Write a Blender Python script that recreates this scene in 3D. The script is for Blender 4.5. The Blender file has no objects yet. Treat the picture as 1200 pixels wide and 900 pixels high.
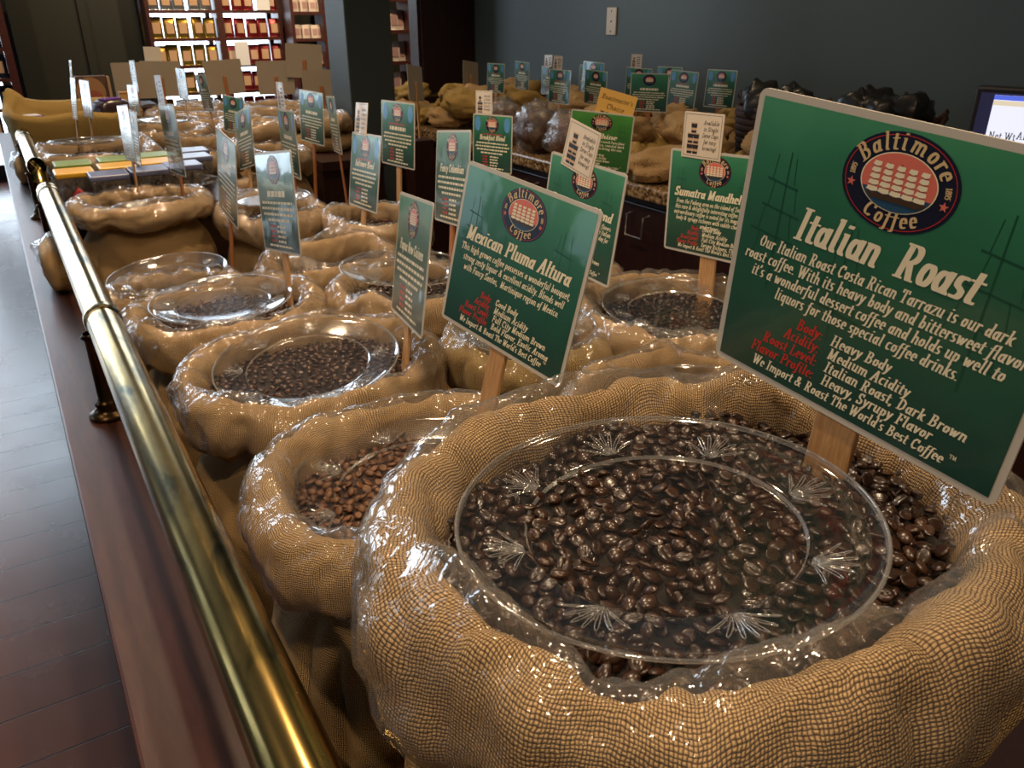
import bpy, math, random
from mathutils import Vector, Matrix, noise
D = bpy.data
SC = bpy.context.scene
COL = SC.collection
R = math.radians
PI = math.pi
rnd = random.Random(7)
CZ = 1.35                                   # lens height above the floor
def zz(h): return CZ + h                    # height given relative to the lens

# ---------------------------------------------------------------- camera, world, lights, exposure
PITCH, YAW = R(25.0), R(31.6)
cam = D.objects.new('camera', D.cameras.new('camera')); COL.objects.link(cam)
cam.data.sensor_width = 36; cam.data.lens = 36 * 936 / 1200
cam.data.clip_start = 0.02
cam.location = (0, 0, CZ)
cam.rotation_euler = (PI / 2 - PITCH, 0, -YAW)
cam.data.dof.use_dof = True; cam.data.dof.focus_distance = 0.70; cam.data.dof.aperture_fstop = 26.0
SC.camera = cam
SC.view_settings.view_transform = 'Standard'; SC.view_settings.look = 'None'
SC.view_settings.gamma = 1; SC.view_settings.use_curve_mapping = False
SC.view_settings.exposure = 0.0
SC.cycles.transparent_max_bounces = 24
SC.cycles.max_bounces = 8
w = D.worlds.new('world'); SC.world = w; w.use_nodes = True
w.node_tree.nodes['Background'].inputs[0].default_value = (.75, .85, 1, 1)
w.node_tree.nodes['Background'].inputs[1].default_value = .25

WARM = (1.0, .74, .47)
def lamp(name, loc, power, size=.06, color=WARM, kind='SPOT', aim=None, angle=100, blend=.6, sy=None):
    l = D.lights.new(name, kind); l.energy = power; l.color = color
    if kind == 'SPOT':
        l.shadow_soft_size = size; l.spot_size = R(angle); l.spot_blend = blend
    elif kind == 'AREA':
        l.size = size
        if sy: l.shape = 'RECTANGLE'; l.size_y = sy
    o = D.objects.new(name, l); COL.objects.link(o); o.location = loc
    if aim is not None:
        o.rotation_euler = (Vector(aim) - Vector(loc)).to_track_quat('-Z', 'Y').to_euler()
    return o
LAMP_GAIN = 3.0
LAMPS = [((.10, .45, zz(1.35)), (.30, .42, zz(-.5)), 14), ((.12, -.60, zz(1.35)), (.3, .40, zz(-.5)), 18), ((-1.0, .1, zz(1.2)), (.42, .3, zz(-.15)), 11),  # third is an unseen fill added to brighten the largest sign's face
         ((.60, 1.75, zz(1.4)), (.45, 1.35, zz(-.5)), 23), ((1.2, .75, zz(1.4)), (.75, .9, zz(-.5)), 9), ((.30, 2.5, zz(1.4)), (.50, 2.5, zz(-.5)), 24),
         ((.45, 3.7, zz(1.4)), (.6, 3.8, zz(-.5)), 28), ((1.15, 4.5, zz(1.4)), (1.15, 4.9, zz(-.5)), 24),
         ((2.15, 2.6, zz(1.4)), (2.35, 2.9, zz(-.5)), 8), ((2.1, 4.0, zz(1.4)), (2.3, 4.1, zz(-.5)), 7),
         ((1.3, 6.6, zz(1.4)), (1.5, 8.0, zz(-.2)), 34), ((2.3, 6.2, zz(1.4)), (2.5, 7.8, zz(-.2)), 34), ((-.6, 6.8, zz(1.4)), (-.1, 8.0, zz(-.2)), 16),  # unseen fills added to brighten the pouches on the back shelves
         ((2.75, 5.75, zz(1.3)), (2.9, 6.6, zz(-.3)), 34), ((1.7, 1.0, zz(1.45)), (2.95, 1.3, zz(.3)), 7), ((-1.1, 1.6, zz(1.4)), (-.6, 1.3, zz(-1.35)), 5)]  # added fills, no real fixtures: white pouches, right wall, aisle floor
for p, a, e in LAMPS:
    lamp('ceiling_and_fill_spot', p, e * LAMP_GAIN, .045, aim=a)
DAY = (.66, .82, 1.0)

# ---------------------------------------------------------------- node helpers and materials
MATS = {}
class NT:
    def __init__(s, name):
        s.m = D.materials.new(name); s.m.use_nodes = True; s.t = s.m.node_tree
        s.b = s.t.nodes['Principled BSDF']; s.out = s.t.nodes['Material Output']; MATS[name] = s.m
    def n(s, typ, **k):
        nd = s.t.nodes.new(typ)
        for a, v in k.items():
            if a.startswith('i_'):
                key = a[2:]; nd.inputs[int(key) if key.isdigit() else key].default_value = v
            else: setattr(nd, a, v)
        return nd
    def l(s, a, b): s.t.links.new(a, b)
    def math(s, op, a, b=None, c=None):
        nd = s.n('ShaderNodeMath', operation=op)
        for i, v in enumerate((a, b, c)):
            if v is None: continue
            if isinstance(v, (int, float)): nd.inputs[i].default_value = v
            else: s.l(v, nd.inputs[i])
        return nd.outputs[0]
    def ramp(s, fac, stops):
        nd = s.n('ShaderNodeValToRGB'); cr = nd.color_ramp
        while len(cr.elements) < len(stops): cr.elements.new(.5)
        for e, (p, c) in zip(cr.elements, stops): e.position = p; e.color = (*c, 1)
        s.l(fac, nd.inputs[0]); return nd.outputs[0]
    def bump(s, h, dist, strength=1):
        nd = s.n('ShaderNodeBump'); nd.inputs['Distance'].default_value = dist; nd.inputs['Strength'].default_value = strength
        s.l(h, nd.inputs['Height']); return nd.outputs[0]
def plain(name, col, rough=.5, metal=0, coat=0, spec=None, emit=None):
    q = NT(name); b = q.b
    b.inputs['Base Color'].default_value = (*col, 1); b.inputs['Roughness'].default_value = rough
    b.inputs['Metallic'].default_value = metal; b.inputs['Coat Weight'].default_value = coat
    if spec is not None: b.inputs['Specular IOR Level'].default_value = spec
    if emit: b.inputs['Emission Color'].default_value = (*col, 1); b.inputs['Emission Strength'].default_value = emit
    return q.m
def coord(q, kind='Object', scale=(1, 1, 1)):
    tc = q.n('ShaderNodeTexCoord'); mp = q.n('ShaderNodeMapping'); mp.inputs['Scale'].default_value = scale
    q.l(tc.outputs[kind], mp.inputs[0]); return mp.outputs[0]

def m_burlap(name, dark, mid, light):
    q = NT(name); uv = q.n('ShaderNodeUVMap').outputs[0]
    nz = q.n('ShaderNodeTexNoise', i_Scale=.22, i_Detail=2.0); q.l(uv, nz.inputs['Vector'])
    sub = q.n('ShaderNodeVectorMath', operation='SUBTRACT'); q.l(nz.outputs['Color'], sub.inputs[0]); sub.inputs[1].default_value = (.5, .5, .5)
    sca = q.n('ShaderNodeVectorMath', operation='SCALE'); q.l(sub.outputs[0], sca.inputs[0]); sca.inputs['Scale'].default_value = 1.6
    add = q.n('ShaderNodeVectorMath', operation='ADD'); q.l(uv, add.inputs[0]); q.l(sca.outputs[0], add.inputs[1])
    sep = q.n('ShaderNodeSeparateXYZ'); q.l(add.outputs[0], sep.inputs[0])
    u, v = sep.outputs[0], sep.outputs[1]
    fu, fv = q.math('FRACT', u), q.math('FRACT', v)
    iu, iv = q.math('FLOOR', u), q.math('FLOOR', v)
    par = q.math('MODULO', q.math('ADD', q.math('ABSOLUTE', iu), q.math('ABSOLUTE', iv)), 2.0)
    cu, cv = q.math('SUBTRACT', q.math('MULTIPLY', fu, 2.0), 1.0), q.math('SUBTRACT', q.math('MULTIPLY', fv, 2.0), 1.0)
    u2, v2 = q.math('MULTIPLY', cu, cu), q.math('MULTIPLY', cv, cv)
    u4, v4 = q.math('MULTIPLY', u2, u2), q.math('MULTIPLY', v2, v2)
    a = q.math('MULTIPLY', q.math('SUBTRACT', 1.0, q.math('MULTIPLY', u2, 1.05)), q.math('SUBTRACT', 1.0, q.math('MULTIPLY', v4, .95)))
    b = q.math('MULTIPLY', q.math('SUBTRACT', 1.0, q.math('MULTIPLY', v2, 1.05)), q.math('SUBTRACT', 1.0, q.math('MULTIPLY', u4, .95)))
    h = q.math('ADD', q.math('MULTIPLY', par, a), q.math('MULTIPLY', q.math('SUBTRACT', 1.0, par), q.math('MULTIPLY', b, .97)))
    n2 = q.n('ShaderNodeTexNoise', i_Scale=.9, i_Detail=4.0); q.l(uv, n2.inputs['Vector'])
    h2 = q.math('ADD', h, q.math('MULTIPLY', q.math('SUBTRACT', n2.outputs[0], .5), .7))
    c = q.ramp(h2, [(.05, dark), (.46, mid), (1.0, light)])
    q.l(c, q.b.inputs['Base Color']); q.b.inputs['Roughness'].default_value = .9
    q.b.inputs['Specular IOR Level'].default_value = .2
    q.l(q.bump(h2, .0012, .9), q.b.inputs['Normal'])
    return q.m
BURLAP = m_burlap('burlap', (.055, .024, .008), (.47, .285, .125), (.78, .54, .27))
BURLAP_B = m_burlap('burlap_ochre', (.05, .026, .007), (.42, .27, .085), (.64, .44, .15))

def m_film(name, lo, hi, haze, rough, bscale, bdist, hazecol=(.8, .8, .82)):
    q = NT(name); q.t.nodes.remove(q.b)
    tr = q.n('ShaderNodeBsdfTransparent'); gl = q.n('ShaderNodeBsdfGlossy'); gl.inputs['Roughness'].default_value = rough
    df = q.n('ShaderNodeBsdfDiffuse'); df.inputs[0].default_value = (*hazecol, 1)
    tr.inputs[0].default_value = (.985, .985, .985, 1)
    lw = q.n('ShaderNodeLayerWeight'); lw.inputs[0].default_value = .35
    if bdist:
        co = coord(q, 'Object')
        n1 = q.n('ShaderNodeTexNoise', i_Scale=bscale, i_Detail=3.0, i_Distortion=1.2); q.l(co, n1.inputs['Vector'])
        rid = q.math('ABSOLUTE', q.math('SUBTRACT', n1.outputs[0], .5))
        n2 = q.n('ShaderNodeTexVoronoi', i_Scale=bscale * 1.1, feature='DISTANCE_TO_EDGE'); q.l(co, n2.inputs['Vector'])
        hh = q.math('ADD', q.math('MULTIPLY', rid, 2.0), q.math('MINIMUM', q.math('MULTIPLY', n2.outputs['Distance'], 1.2), .25))
        nb = q.bump(hh, bdist, 1)
        q.l(nb, gl.inputs['Normal']); q.l(nb, lw.inputs['Normal'])
    f = q.n('ShaderNodeMapRange'); q.l(lw.outputs['Facing'], f.inputs[0]); f.inputs[3].default_value = lo; f.inputs[4].default_value = hi
    m1 = q.n('ShaderNodeMixShader'); q.l(f.outputs[0], m1.inputs[0]); q.l(tr.outputs[0], m1.inputs[1]); q.l(gl.outputs[0], m1.inputs[2])
    m2 = q.n('ShaderNodeMixShader'); m2.inputs[0].default_value = haze; q.l(m1.outputs[0], m2.inputs[1]); q.l(df.outputs[0], m2.inputs[2])
    q.l(m2.outputs[0], q.out.inputs[0]); return q.m
FILM = m_film('clear_film', .05, .50, .05, .08, 24, .0042)
PLATE = m_film('clear_plastic', .035, .6, .008, .05, 8, .0003)
PLATE_WELL = m_film('scuffed_clear_plastic', .018, .42, .006, .10, 30, .0001)
PLATE_RIM = m_film('plastic_edge', .22, .9, .10, .08, 0, 0)
CASE = m_film('clear_case', .08, .7, .03, .06, 0, 0)
BORDER = m_film('laminate_edge', .10, .35, .70, .2, 0, 0, (.72, .70, .66))

def m_bean(name, c1, c2, rough, coat):
    q = NT(name); co = coord(q, 'Object')
    oi = q.n('ShaderNodeTexNoise', i_Scale=45.0, i_Detail=1.0); q.l(co, oi.inputs['Vector'])
    q.l(q.ramp(oi.outputs[0], [(.3, c1), (.7, c2)]), q.b.inputs['Base Color'])
    q.b.inputs['Roughness'].default_value = rough; q.b.inputs['Coat Weight'].default_value = coat
    q.b.inputs['Coat Roughness'].default_value = .18; return q.m
BEAN_DARK = m_bean('dark_roast_bean', (.016, .006, .003), (.050, .019, .008), .33, .45)
BEAN_MED = m_bean('medium_roast_bean', (.085, .035, .014), (.19, .082, .034), .5, .05)
BEAN_MID = m_bean('brown_roast_bean', (.045, .018, .008), (.10, .042, .018), .42, .2)
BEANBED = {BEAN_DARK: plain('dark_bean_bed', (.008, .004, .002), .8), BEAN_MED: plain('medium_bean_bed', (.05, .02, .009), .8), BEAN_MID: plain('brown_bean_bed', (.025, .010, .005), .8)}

def m_wood(name, c1, c2, rough, scale, coat=0):
    q = NT(name); co = coord(q, 'Object', scale)
    nz = q.n('ShaderNodeTexNoise', i_Scale=6.0, i_Detail=5.0, i_Distortion=.6); q.l(co, nz.inputs['Vector'])
    q.l(q.ramp(nz.outputs[0], [(.3, c1), (.7, c2)]), q.b.inputs['Base Color']); q.b.inputs['Roughness'].default_value = rough
    q.b.inputs['Coat Weight'].default_value = coat; q.b.inputs['Coat Roughness'].default_value = .2
    q.l(q.bump(nz.outputs[0], .0006, .5), q.b.inputs['Normal']); return q.m
LEDGE = m_wood('dark_varnished_wood', (.050, .016, .010), (.080, .028, .017), .40, (14, 2, 6), .08)
CABWOOD = m_wood('dark_cabinet_wood', (.014, .004, .003), (.028, .008, .006), .4, (8, 8, 1.5))
SHELFWOOD = m_wood('red_brown_shelf_wood', (.045, .010, .007), (.08, .02, .014), .45, (3, 8, 8))
STAKE = m_wood('stake_wood', (.42, .22, .09), (.60, .36, .17), .6, (60, 6, 60))
STAKE_R = m_wood('reddish_stake_wood', (.30, .10, .03), (.42, .16, .05), .55, (60, 6, 60))

def m_floor():
    q = NT('floor_boards'); co = coord(q, 'Object')
    br = q.n('ShaderNodeTexBrick', offset=.37, i_Scale=1.0); q.l(co, br.inputs['Vector'])
    br.inputs['Brick Width'].default_value = .95; br.inputs['Row Height'].default_value = .145
    br.inputs['Mortar Size'].default_value = .0022; br.inputs['Bias'].default_value = 0
    br.inputs['Color1'].default_value = (.105, .046, .036, 1); br.inputs['Color2'].default_value = (.080, .035, .028, 1); br.inputs['Mortar'].default_value = (.012, .005, .004, 1)
    q.l(br.outputs[0], q.b.inputs['Base Color'])
    nz = q.n('ShaderNodeTexNoise', i_Scale=7.0, i_Detail=4.0); q.l(co, nz.inputs['Vector'])
    rr = q.n('ShaderNodeMapRange'); q.l(nz.outputs[0], rr.inputs[0]); rr.inputs[3].default_value = .20; rr.inputs[4].default_value = .32
    q.l(rr.outputs[0], q.b.inputs['Roughness'])
    hh = q.math('ADD', q.math('MULTIPLY', br.outputs['Fac'], -1.0), q.math('MULTIPLY', nz.outputs[0], .6))
    q.l(q.bump(hh, .0009, .35), q.b.inputs['Normal']); return q.m
def m_brass():
    q = NT('aged_brass'); co = coord(q, 'Object', (18, 5, 18))
    nz = q.n('ShaderNodeTexNoise', i_Scale=1.6, i_Detail=6.0, i_Distortion=.8); q.l(co, nz.inputs['Vector'])
    q.l(q.ramp(nz.outputs[0], [(.35, (.055, .055, .02)), (.46, (.34, .24, .08)), (.7, (.68, .46, .15))]), q.b.inputs['Base Color'])
    q.b.inputs['Metallic'].default_value = 1
    rr = q.n('ShaderNodeMapRange'); q.l(nz.outputs[0], rr.inputs[0]); rr.inputs[3].default_value = .30; rr.inputs[4].default_value = .12
    q.l(rr.outputs[0], q.b.inputs['Roughness']); q.l(q.bump(nz.outputs[0], .0008, .25), q.b.inputs['Normal']); return q.m
BRASS = m_brass()
BRONZE = plain('dark_bronze', (.10, .06, .03), .32, 1)
def m_wall(name, c):
    q = NT(name); co = coord(q, 'Object')
    nz = q.n('ShaderNodeTexNoise', i_Scale=60.0, i_Detail=3.0); q.l(co, nz.inputs['Vector'])
    q.b.inputs['Base Color'].default_value = (*c, 1); q.b.inputs['Roughness'].default_value = .55
    q.l(q.bump(nz.outputs[0], .001, .3), q.b.inputs['Normal']); return q.m
WALL = m_wall('grey_green_paint', (.075, .098, .098))
WALL_DARK = m_wall('dark_olive_paint', (.019, .020, .013))
CEIL = plain('ceiling_paint', (.30, .29, .27), .9)
PILLAR = m_wall('slate_paint', (.032, .044, .048))
def m_granite():
    q = NT('speckled_granite'); co = coord(q, 'Object')
    n = q.n('ShaderNodeTexNoise', i_Scale=70.0, i_Detail=4.0); q.l(co, n.inputs['Vector'])
    q.l(q.ramp(n.outputs[0], [(.35, (.03, .018, .01)), (.5, (.20, .12, .06)), (.66, (.42, .31, .18))]), q.b.inputs['Base Color'])
    q.b.inputs['Roughness'].default_value = .18; return q.m
GRANITE = m_granite()

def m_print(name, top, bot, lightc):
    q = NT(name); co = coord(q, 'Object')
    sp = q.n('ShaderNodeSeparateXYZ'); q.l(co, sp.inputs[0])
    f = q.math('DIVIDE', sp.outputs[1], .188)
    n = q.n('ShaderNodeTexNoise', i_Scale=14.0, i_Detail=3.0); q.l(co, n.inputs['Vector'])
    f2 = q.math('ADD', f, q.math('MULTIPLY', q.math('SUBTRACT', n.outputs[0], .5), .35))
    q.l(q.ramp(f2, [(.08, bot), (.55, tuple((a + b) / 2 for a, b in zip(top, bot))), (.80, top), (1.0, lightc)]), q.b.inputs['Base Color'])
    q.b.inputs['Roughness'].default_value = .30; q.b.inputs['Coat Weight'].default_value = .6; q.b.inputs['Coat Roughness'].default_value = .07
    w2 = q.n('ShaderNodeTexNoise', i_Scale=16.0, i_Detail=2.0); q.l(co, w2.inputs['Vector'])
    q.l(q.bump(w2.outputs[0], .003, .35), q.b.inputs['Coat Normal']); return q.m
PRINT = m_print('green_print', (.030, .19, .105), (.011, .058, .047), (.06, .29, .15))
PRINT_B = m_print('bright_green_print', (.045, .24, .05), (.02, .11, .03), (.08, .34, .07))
SHIPLINE = plain('faint_dark_green_ink', (.010, .075, .045), .3)
CREAM = plain('cream_ink', (.86, .80, .62), .3)
REDINK = plain('red_ink', (.55, .035, .03), .3)
NAVY = plain('navy_ink', (.012, .014, .035), .25)
SALMON = plain('salmon_ink', (.70, .17, .13), .3)
SEA = plain('sea_blue_ink', (.02, .075, .16), .3)
GOLD = plain('pale_gold_ink', (.66, .50, .27), .3)
SHIPDARK = plain('brown_ink', (.06, .035, .02), .3)
BADGE = plain('light_blue_ink', (.10, .30, .62), .3)
PAPER = plain('cream_paper', (.74, .64, .52), .5, coat=.3)
ORANGE = plain('orange_paper', (.78, .47, .12), .5, coat=.3)
BACKPAPER = plain('grey_beige_paper', (.33, .27, .20), .45, coat=.3)
INK = plain('black_ink', (.015, .013, .012), .4)
TANLABEL = plain('tan_label', (.60, .38, .22), .6)

# ---------------------------------------------------------------- mesh helpers
class MB:
    def __init__(s): s.v = []; s.f = []; s.m = []; s.uv = None
    def poly(s, pts, mi=0):
        b = len(s.v); s.v += [tuple(p) for p in pts]; s.f.append(tuple(range(b, b + len(pts)))); s.m.append(mi)
    def add(s, vs, fs, mi=0):
        b = len(s.v); s.v += [tuple(p) for p in vs]; s.f += [tuple(i + b for i in f) for f in fs]; s.m += [mi] * len(fs)
    def box(s, x0, x1, y0, y1, z0, z1, mi=0):
        s.add([(x, y, z) for z in (z0, z1) for y in (y0, y1) for x in (x0, x1)],
              [(0, 2, 3, 1), (4, 5, 7, 6), (0, 1, 5, 4), (2, 6, 7, 3), (0, 4, 6, 2), (1, 3, 7, 5)], mi)
    def tube(s, pts, rad, n=10, mi=0, cap=True):
        pts = [Vector(p) for p in pts]; rs = rad if isinstance(rad, (list, tuple)) else [rad] * len(pts)
        vs = []
        for i, p in enumerate(pts):
            t = (pts[min(i + 1, len(pts) - 1)] - pts[max(i - 1, 0)]).normalized()
            a = t.cross(Vector((0, 0, 1)) if abs(t.z) < .9 else Vector((1, 0, 0))).normalized(); b = t.cross(a)
            for k in range(n):
                th = 2 * PI * k / n; vs.append(p + rs[i] * (math.cos(th) * a + math.sin(th) * b))
        fs = [(i * n + k, i * n + (k + 1) % n, (i + 1) * n + (k + 1) % n, (i + 1) * n + k) for i in range(len(pts) - 1) for k in range(n)]
        if cap: fs += [tuple(range(n)), tuple(range((len(pts) - 1) * n, len(pts) * n))]
        s.add(vs, fs, mi)
    def lathe(s, prof, c=(0, 0, 0), n=48, mis=None, sx=1, sy=1, cap=False):
        vs = [(c[0] + r * sx * math.cos(2 * PI * k / n), c[1] + r * sy * math.sin(2 * PI * k / n), c[2] + z) for r, z in prof for k in range(n)]
        b = len(s.v); s.v += vs
        for i in range(len(prof) - 1):
            for k in range(n):
                s.f.append((b + i * n + k, b + i * n + (k + 1) % n, b + (i + 1) * n + (k + 1) % n, b + (i + 1) * n + k)); s.m.append(mis[i] if mis else 0)
        if cap:
            s.f.append(tuple(b + k for k in range(n))); s.m.append(mis[0] if mis else 0)
            s.f.append(tuple(b + (len(prof) - 1) * n + k for k in range(n))); s.m.append(mis[-1] if mis else 0)
    def mesh(s, name, mats, smooth=False):
        me = D.meshes.new(name); me.from_pydata(s.v, [], s.f)
        for m in (mats if isinstance(mats, (list, tuple)) else [mats]): me.materials.append(m)
        me.polygons.foreach_set('material_index', s.m)
        if smooth: me.polygons.foreach_set('use_smooth', [True] * len(s.f))
        if s.uv:
            ul = me.uv_layers.new(name='UVMap'); flat = []
            for lp in me.loops: flat += s.uv[lp.vertex_index]
            ul.data.foreach_set('uv', flat)
        me.update(); return me
    def build(s, name, mats, parent=None, smooth=False, bevel=0):
        o = link(name, s.mesh(name, mats, smooth), parent)
        if bevel:
            b = o.modifiers.new('bevel', 'BEVEL'); b.width = bevel; b.segments = 2
        return o
def link(name, me, parent=None):
    o = D.objects.new(name, me); COL.objects.link(o)
    if parent is not None: o.parent = parent
    return o
def tag(o, label, cat, group=None, kind=None):
    o['label'] = label; o['category'] = cat
    if group: o['group'] = group
    if kind: o['kind'] = kind
    return o
def empty(name, loc, label, cat, group=None, rz=0):
    o = D.objects.new(name, None); COL.objects.link(o); o.location = loc; o.rotation_euler = (0, 0, rz); o.empty_display_size = .05
    return tag(o, label, cat, group)
def struct(o): o['kind'] = 'structure'; return o
def boxpart(name, dims, mat, parent=None, bevel=0):
    b = MB(); b.box(*dims); return b.build(name, mat, parent, bevel=bevel)

# ---------------------------------------------------------------- room shell
XR = 2.95
b = MB(); b.box(-3.6, 5.2, -2.6, 8.6, -.1, 0); struct(b.build('floor', m_floor()))
struct(boxpart('ceiling', (-3.6, 5.2, -2.6, 8.6, zz(2.2), zz(2.3)), CEIL))
struct(boxpart('wall_left', (-3.6, -3.45, -2.6, 8.6, 0, zz(2.2)), WALL_DARK))
struct(boxpart('wall_right', (XR, XR + .15, -2.6, 5.85, 0, zz(2.2)), WALL))
struct(boxpart('wall_far_right', (5.05, 5.2, 5.85, 8.6, 0, zz(2.2)), WALL_DARK))
struct(boxpart('wall_side', (XR + .15, 5.2, 5.7, 5.85, 0, zz(2.2)), WALL_DARK))
struct(boxpart('wall_back', (-3.45, 5.05, 8.45, 8.6, 0, zz(2.2)), WALL_DARK))
struct(boxpart('wall_front', (-3.45, XR, -2.6, -2.45, 0, zz(2.2)), WALL))
struct(boxpart('trim_panel', (.26, 1.2, 8.3, 8.45, 0, zz(2.2)), WALL_DARK))
struct(boxpart('trim_edge', (.78, .84, 8.27, 8.3, 0, zz(2.2)), WALL_DARK))
SKY = plain('overcast_daylight', (.72, .86, 1.0), .5, emit=6.5)
for i, (x0, x1) in enumerate(((-2.6, .12), (1.29, 2.42))):
    f = MB()
    n = max(2, round((x1 - x0) / .7)); z0, z1 = .12, zz(1.95)
    for k in range(n + 1):
        x = x0 + (x1 - x0) * k / n; f.box(x - .02, x + .02, 8.36, 8.44, z0, z1)
    for z in (z0, zz(.55), zz(1.2), z1): f.box(x0, x1, 8.365, 8.435, z - .02, z + .02)
    fo = struct(f.build('window_%d' % (i + 1), CABWOOD))
    p = MB(); p.poly([(x0, 8.42, z0), (x1, 8.42, z0), (x1, 8.42, z1), (x0, 8.42, z1)]); p.build('pane', SKY, fo)
STREET = plain('street_daylight', (.66, .82, 1.0), .5, emit=2.6)
for k, (y0, y1) in enumerate(((2.75, 3.15), (3.75, 4.4), (5.2, 5.7))):
    f = MB()
    for y in (y0, y1): f.box(-3.45, -3.38, y - .03, y + .03, zz(-.4), zz(.95))
    for z in (-.4, .35, .95): f.box(-3.45, -3.385, y0, y1, zz(z) - .025, zz(z) + .025)
    fo = struct(f.build('window_%d' % (k + 3), CABWOOD))
    p = MB(); p.poly([(-3.43, y1, zz(-.4)), (-3.43, y0, zz(-.4)), (-3.43, y0, zz(.95)), (-3.43, y1, zz(.95))]); p.build('pane', STREET, fo)

# pillar and tall dark cabinet
struct(boxpart('trim_pillar', (1.52, 1.76, 4.0, 4.27, 0, zz(2.2)), PILLAR, bevel=.006))
c = empty('tall_cabinet', (2.74, 5.3, 0), 'tall dark brown cabinet standing in the corner against the grey green wall', 'cabinet')
boxpart('body', (-.22, .20, 0, .13, 0, 3.2), CABWOOD, c); boxpart('door', (-.2, .2, -.02, 0, .1, 3.1), CABWOOD, c)

# ---------------------------------------------------------------- display table with ledge
t = empty('ledge_counter', (.03, 2.5, 0), 'varnished dark wooden ledge running under the brass rail along the aisle', 'ledge')
boxpart('ledge', (-.05, .08, -3.1, 2.9, zz(-.65), zz(-.61)), LEDGE, t, bevel=.004)
boxpart('front_panel', (-.02, .015, -3.1, 2.9, .0, zz(-.65)), LEDGE, t)
boxpart('back_panel', (.055, .08, -3.1, 2.9, .0, zz(-.65)), CABWOOD, t)
t = empty('display_table', (.65, 2.5, 0), 'long dark wooden table carrying the rows of coffee sacks', 'table')
boxpart('top', (-.54, .55, -3.1, 2.9, zz(-.90), zz(-.86)), CABWOOD, t); boxpart('base', (-.52, .52, -3.05, 2.85, 0, zz(-.90)), CABWOOD, t)
t = empty('side_platform', (1.36, 4.6, 0), 'dark low platform beside the pillar at the far end of the display table', 'platform')
boxpart('top', (-.155, .16, -1.0, 1.0, zz(-.66), zz(-.62)), CABWOOD, t); boxpart('base', (-.15, .15, -.98, .98, 0, zz(-.66)), CABWOOD, t)
boxpart('top', (.16, .46, -.30, 1.0, zz(-.66), zz(-.62)), CABWOOD, t); boxpart('base', (.15, .44, -.28, .98, 0, zz(-.66)), CABWOOD, t)

# ---------------------------------------------------------------- brass rails
def rail(label, y0, y1, posts, elbow=None):
    r = empty('brass_rail', (.072, y0, zz(-.61)), label, 'rail', 'brass rails along the ledge')
    h = .165; L = y1 - y0
    m = MB(); n = 40
    pts = [(0, L * k / n, h) for k in range(n + 1)]
    if elbow: pts = [(0, .02, h - .05), (0, .022, h - .02), (0, .035, h - .005)] + pts[1:]
    m.tube(pts, .0255, 24); m.build('tube', BRASS, r, smooth=False)
    r.children[0].data.polygons.foreach_set('use_smooth', [len(p.vertices) == 4 for p in r.children[0].data.polygons])
    for ye in ((L,) if elbow else (0, L)):
        e = MB(); e.tube([(0, ye - .012, h), (0, ye - .003, h), (0, ye + .006, h), (0, ye + .011, h)], [.0258, .0275, .0275, .018], 24); e.build('end_cap', BRASS, r, smooth=True)
    for yp in posts:
        q = MB(); q.lathe([(.0, 0), (.031, 0), (.031, .005), (.024, .009), (.016, .016), (.019, .022), (.015, .027), (.0115, .032), (.0115, .135), (.016, .14), (.012, .146)], (-.022, yp - y0, .001), 24); q.build('post', BRONZE, r, smooth=True)
        q = MB(); q.lathe([(.027, -.016), (.0285, -.01), (.0285, .01), (.027, .016)], (0, 0, 0), 28); o = q.build('bracket', BRASS, r, smooth=True)
        o.location = (0, yp - y0, h); o.rotation_euler = (PI / 2, 0, 0)
    return r
rail('long polished brass rail running up from the bottom of the picture beside the nearest sacks', -.45, 2.52, (-.2, 1.36, 2.47))
rail('farther brass rail past the gap, bent down into a post at its near end', 2.99, 3.80, (3.01, 3.7), True)

# ---------------------------------------------------------------- beans
def bean_unit(nu, nv):
    vs, fs = [(0, 0, 1)], []
    for j in range(1, nv):
        ph = PI * j / nv
        for i in range(nu):
            th = 2 * PI * i / nu; vs.append((math.sin(ph) * math.cos(th), math.sin(ph) * math.sin(th), math.cos(ph)))
    vs.append((0, 0, -1))
    for i in range(nu):
        fs.append((0, 1 + i, 1 + (i + 1) % nu)); e = len(vs) - 1; o = 1 + (nv - 2) * nu
        fs.append((e, o + (i + 1) % nu, o + i))
    for j in range(nv - 2):
        for i in range(nu):
            a = 1 + j * nu; fs.append((a + i, a + nu + i, a + nu + (i + 1) % nu, a + (i + 1) % nu))
    out = []
    for x, y, z in vs:
        zq = z * .62
        if z > 0:
            zq = z * .30
            g = max(0, 1 - abs(y + .08 * math.sin(3 * x)) / .2); zq -= .22 * g * z
        out.append((x * .0056 * (1 - .06 * y * y), y * .0043, zq * .0044))
    return out, fs
B_HI, B_MD, B_LO = bean_unit(16, 11), bean_unit(10, 7), bean_unit(7, 5)
def bean_mat(rr):
    e = Matrix.Rotation(rr.uniform(0, 2 * PI), 3, 'Z') @ Matrix.Rotation(rr.gauss(0, .45) + (PI if rr.random() < .5 else 0), 3, 'X') @ Matrix.Rotation(rr.gauss(0, .35), 3, 'Y')
    return e @ Matrix.Diagonal((rr.uniform(.88, 1.15), rr.uniform(.88, 1.12), rr.uniform(.9, 1.15)))
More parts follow.
